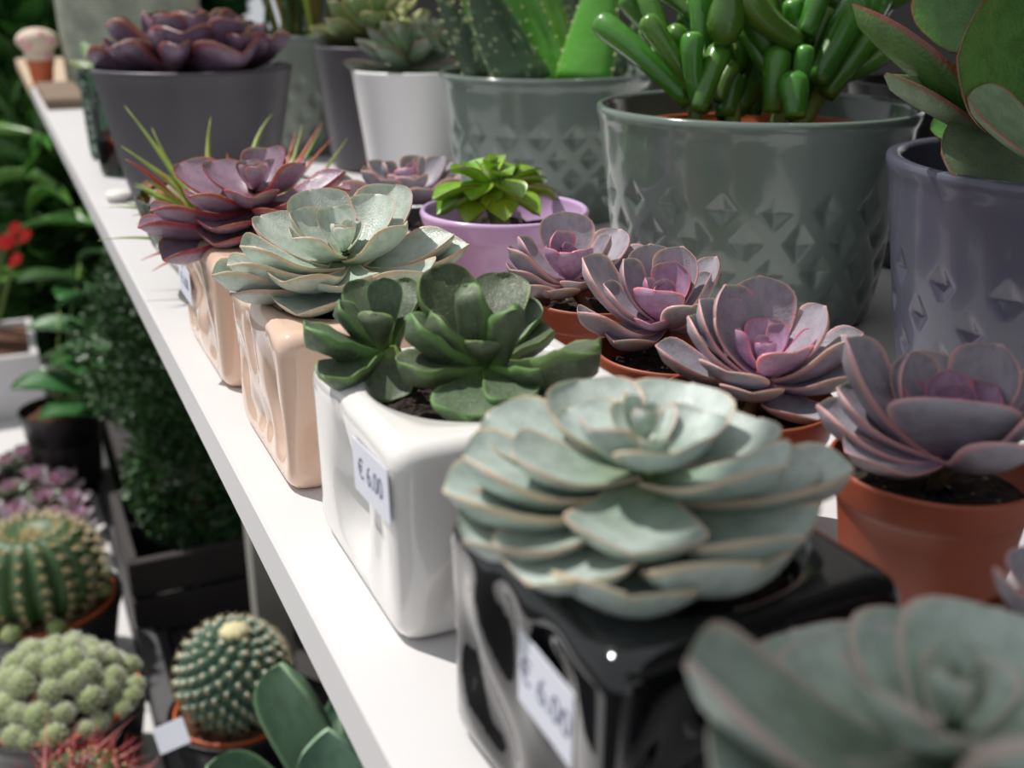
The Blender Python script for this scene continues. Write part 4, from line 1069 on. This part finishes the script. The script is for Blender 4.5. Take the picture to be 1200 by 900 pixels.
# ------------------------------------------------------------------ greenery in the background
def leafcloud(mb, c, rad, n, ln, wd, r, shell=.45, down=0.0):
    for _ in range(n):
        a = r.uniform(0, 6.283); z = r.uniform(-1, 1); q = math.sqrt(1 - z * z); k = shell + (1 - shell) * r.random() ** .5
        d = Vector((q * math.cos(a), q * math.sin(a), z))
        p = Vector(c) + Vector((d.x * rad[0], d.y * rad[1], d.z * rad[2])) * k
        x = (d + Vector((r.uniform(-.8, .8), r.uniform(-.8, .8), r.uniform(-.4, .8) - down))).normalized()
        s = x.orthogonal().normalized(); s = Matrix.Rotation(r.uniform(0, 6.28), 3, x) @ s; L = ln * r.uniform(.6, 1.2); W = wd * r.uniform(.7, 1.2); nn = x.cross(s)
        mb.add([p, p + x * L * .35 + s * W * .5 + nn * W * .1, p + x * L * .35 - s * W * .5 + nn * W * .1, p + x * L * .7 + s * W * .38, p + x * L * .7 - s * W * .38, p + x * L], [(0, 1, 2), (1, 3, 4, 2), (3, 5, 4)], [0, .5, .5, .5, .5, .6], [0, .3, .3, .7, .7, 1])
# boxwood in dark crate
cx, cy = .165, 1.27
cr = thing('dark_crate', 'dark weathered wooden crate under the shelf holding the clipped shrub', 'crate', (cx, cy, LZ))
for k in range(2):
    for sx in (-1, 1):
        mkobj('slat', M_box('slat', cx + sx * .095, cy, LZ + .025 + .050 * k, .012, .19, .044, bev=.0015), 'wood_dark', cr)
        mkobj('slat', M_box('slat', cx, cy + sx * .095, LZ + .025 + .050 * k, .20, .012, .044, bev=.0015), 'wood_dark', cr)
mkobj('crate_base', M_box('crate_base', cx, cy, LZ + .006, .18, .18, .01), 'wood_dark', cr)
bx_ = thing('boxwood_shrub', 'dense small-leaved dark green shrub growing in the dark crate', 'shrub', (cx, cy, LZ + .012))
mb = MB()
for (dx, dy, dz, a, b, n) in ((0, 0, .17, .085, .10, 4200), (.0, .02, .28, .085, .10, 3000), (-.02, .03, .38, .075, .08, 1800), (.05, .02, .24, .09, .14, 2400), (-.04, .08, .30, .08, .10, 1600)):
    leafcloud(mb, (cx + dx, cy + dy, LZ + dz - .02), (a, a, b), n, .011, .006, rr, .55)
o = mkobj('foliage', mb.mesh('foliage', False), 'boxwood', bx_); o['kind'] = 'stuff'
mkobj('trunk', M1(tube([(cx, cy, LZ + .012), (cx, cy, LZ + .2), (cx, cy + .02, LZ + .38)], [.012, .010, .004], 8), name='trunk'), 'stem_brown', bx_)
# broad-leaved plant in black pot
def big_leaf_plant(name, label, base, z0, leaves, mat, pot=None, stem=True, kind='round', potmat='black_plastic', group=None, cat='potted plant'):
    t = thing(name, label, cat, (base[0], base[1], z0), group)
    top = z0
    if pot:
        R, h = pot
        part_at('pot', lathe_mesh('pot', pot_profile(R, R * .78, h, .003, rim_h=.012, rim_out=.003, lip=.002), 48), potmat, t, (base[0], base[1], z0))
        part_at('soil', soil_mesh(R * .92, 23, .004), 'soil_brown', t, (base[0], base[1], z0 + h * .9)); top = z0 + h * .9
    b = Vector((base[0], base[1], top))
    for (u, v, tt, L, w, az) in leaves:
        tip = at(u, v, tt)
        st = tip + Vector((math.cos(az), math.sin(az), -.2)).normalized() * L
        mkobj('leaf', leafmesh(kind, -.08, .2, .015, 0, 0, rng.randrange(3)), mat, t, leaf_matrix(st, tip, w))
        mkobj('stalk', M1(tube([b, (b + st) / 2 + Vector((0, 0, .02)), st], [.003, .0025, .002], 6), name='stalk'), 'stem_green', t)
    return t
pbk = onz(100, 545, LZ + .06) + Vector((-.02, .06, 0))
def A(u, v): # azimuth (world) of an image direction on the ground
    return math.atan2(-math.sin(YAW) * u + math.cos(YAW) * v, math.cos(YAW) * u + math.sin(YAW) * v)
big_leaf_plant('potted_broadleaf', 'broad glossy green leaved plant in a black pot beside the clipped shrub', pbk, LZ, [(12, 455, 1.55, .13, .075, A(1, .2)), (160, 345, 1.62, .14, .06, A(-1, .3)), (45, 490, 1.5, .11, .06, A(1, .5)), (100, 440, 1.48, .12, .07, A(-.2, 1)), (30, 385, 1.65, .13, .06, A(1, .1)), (130, 410, 1.55, .12, .06, A(-1, .3)), (70, 350, 1.68, .12, .06, A(.3, 1)), (60, 430, 1.5, .10, .05, A(.6, .8)), (115, 480, 1.5, .10, .05, A(-.3, .8)), (145, 300, 1.7, .12, .05, A(-.8, .6)), (20, 330, 1.7, .12, .05, A(.8, .6))], 'foliage_deep', (.055, .13))
# white planter
wp = onz(-10, 505, LZ) + Vector((-.09, .16, 0))
tw = thing('white_planter', 'white rectangular planter with brown soil beyond the mauve echeverias', 'planter', (wp.x, wp.y, LZ))
for (x, y, sx, sy) in ((0, -.11, .36, .012), (0, .11, .36, .012), (-.174, 0, .012, .21), (.174, 0, .012, .21)):
    mkobj('side', M_box('side', wp.x + x, wp.y + y, LZ + .055, sx, sy, .11, bev=.002), 'shelf_white', tw)
mkobj('soil', M_box('soil', wp.x, wp.y, LZ + .049, .336, .208, .098), 'soil_brown', tw)
pl2 = onz(10, 300, LZ + .15)
big_leaf_plant('flowering_houseplant', 'broad-leaved plant with red flower spathes growing behind the white planter', (-.10, 2.75), -1.01, [(110, 262, 2.0, .20, .07, A(-1, .2)), (50, 300, 2.1, .2, .08, A(-.2, 1)), (0, 330, 2.1, .2, .08, A(.5, .8)), (90, 330, 2.0, .16, .07, A(-.6, .6)), (20, 230, 2.3, .2, .08, A(.3, 1)), (70, 240, 2.3, .2, .08, A(-.4, 1))], 'foliage_mid', (.11, .22))
red = thing('red_anthurium', 'cluster of vivid red flower spathes among the dark green background leaves', 'flowers', (-.20, 2.43, -1.01))
part_at('pot', lathe_mesh('pot', pot_profile(.08, .06, .14, .003, rim_h=.012, rim_out=.003, lip=.002), 48), 'terracotta', red, (-.20, 2.43, -1.01))
for (u, v) in ((18, 268), (30, 276), (5, 282), (19, 304), (12, 284)):
    tip = at(u, v, 1.95)
    mkobj('spathe', leafmesh('round', -.05, .3, .03, 0, 0, 0), 'flower_red', red, leaf_matrix(tip - Vector((.012, 0, .012)), tip + Vector((.009, 0, .008)), .020, Vector((-.3, -.8, .4))))
    mkobj('stalk', M1(tube([(-.20, 2.43, -.90), tip - Vector((.012, 0, .012))], [.003, .002], 6), name='stalk'), 'stem_green', red)
# arching palm and foliage masses
def bush(label, u, v, t, rad, n, ln, wd, mat, name='background_shrub', trunk=True):
    c = at(u, v, t)
    o = thing(name, label, 'shrub', (c.x, c.y, -1.01), 'leafy shrubs beyond the tables')
    mb = MB(); leafcloud(mb, c, rad, n, ln, wd, rr, .5)
    f_ = mkobj('foliage', mb.mesh('foliage', False), mat, o); f_['kind'] = 'stuff'
    mkobj('trunk', M1(tube([(c.x, c.y, -1.01), (c.x, c.y, c.z)], [.02, .012], 8), name='trunk'), 'stem_brown', o)
    return o
bush('bright green fine-leaved shrub above the red flowers', 45, 205, 2.5, (.13, .15, .16), 700, .10, .02, 'foliage_mid')
bush('deep green leafy shrub behind the red flowers', 30, 200, 2.7, (.32, .3, .42), 1300, .13, .05, 'foliage_deep')
bush('mid green leafy shrub beside the far shelf end', 110, 330, 2.4, (.2, .25, .35), 1000, .10, .04, 'foliage_deep')
bush('dark leafy shrub filling the corner beyond the pale table', -20, 60, 3.3, (.5, .4, .5), 1500, .14, .06, 'foliage_deep')
bush('tall dark leafy shrub rising behind the woven planter', 110, -10, 3.6, (.42, .35, .3), 1600, .14, .06, 'foliage_deep')
bush('low dark leafy shrub under the far half of the shelf', 165, 415, 2.5, (.25, .25, .35), 1100, .09, .04, 'foliage_deep')
bush('broad dark leafy shrub far behind the white planter', -60, 300, 3.0, (.5, .4, .6), 1500, .13, .05, 'foliage_deep')
big_leaf_plant('arching_palm', 'arching plant with long strap leaves over the far corner of the low table', (-.42, 2.62), -1.01, [(50, 158, 1.9, .30, .07, A(-1, .1)), (66, 215, 2.0, .3, .03, A(-.8, .6)), (40, 190, 1.95, .3, .025, A(-.3, 1)), (84, 238, 1.95, .3, .03, A(-.6, .8)), (60, 176, 2.0, .26, .025, A(-.5, .9)), (25, 205, 1.95, .3, .025, A(-.1, 1)), (95, 252, 2.0, .3, .03, A(-.2, 1))], 'foliage_mid', (.1, .2), kind='lance')
big_leaf_plant('pale_climber', 'pale variegated leaves hanging near the far end of the shelf', tuple(at(60, 10, 2.9).xy), -1.01, [(60, 24, 2.9, .11, .06, A(.1, 1)), (52, 10, 2.9, .1, .05, A(-.5, 1)), (66, -5, 2.9, .1, .05, A(.5, 1)), (25, 15, 3.0, .08, .04, A(.5, 1))], 'foliage_pale', (.09, .2))
wpst = mkobj('white_post', M_box('white_post', 0, 0, .1, .03, .03, 2.22), 'white_matt', None, Matrix.Translation((at(-6, 20, 2.8).x, at(-6, 20, 2.8).y, 0))); tag(wpst, 'thin white upright post beyond the far corner of the low table', 'post')
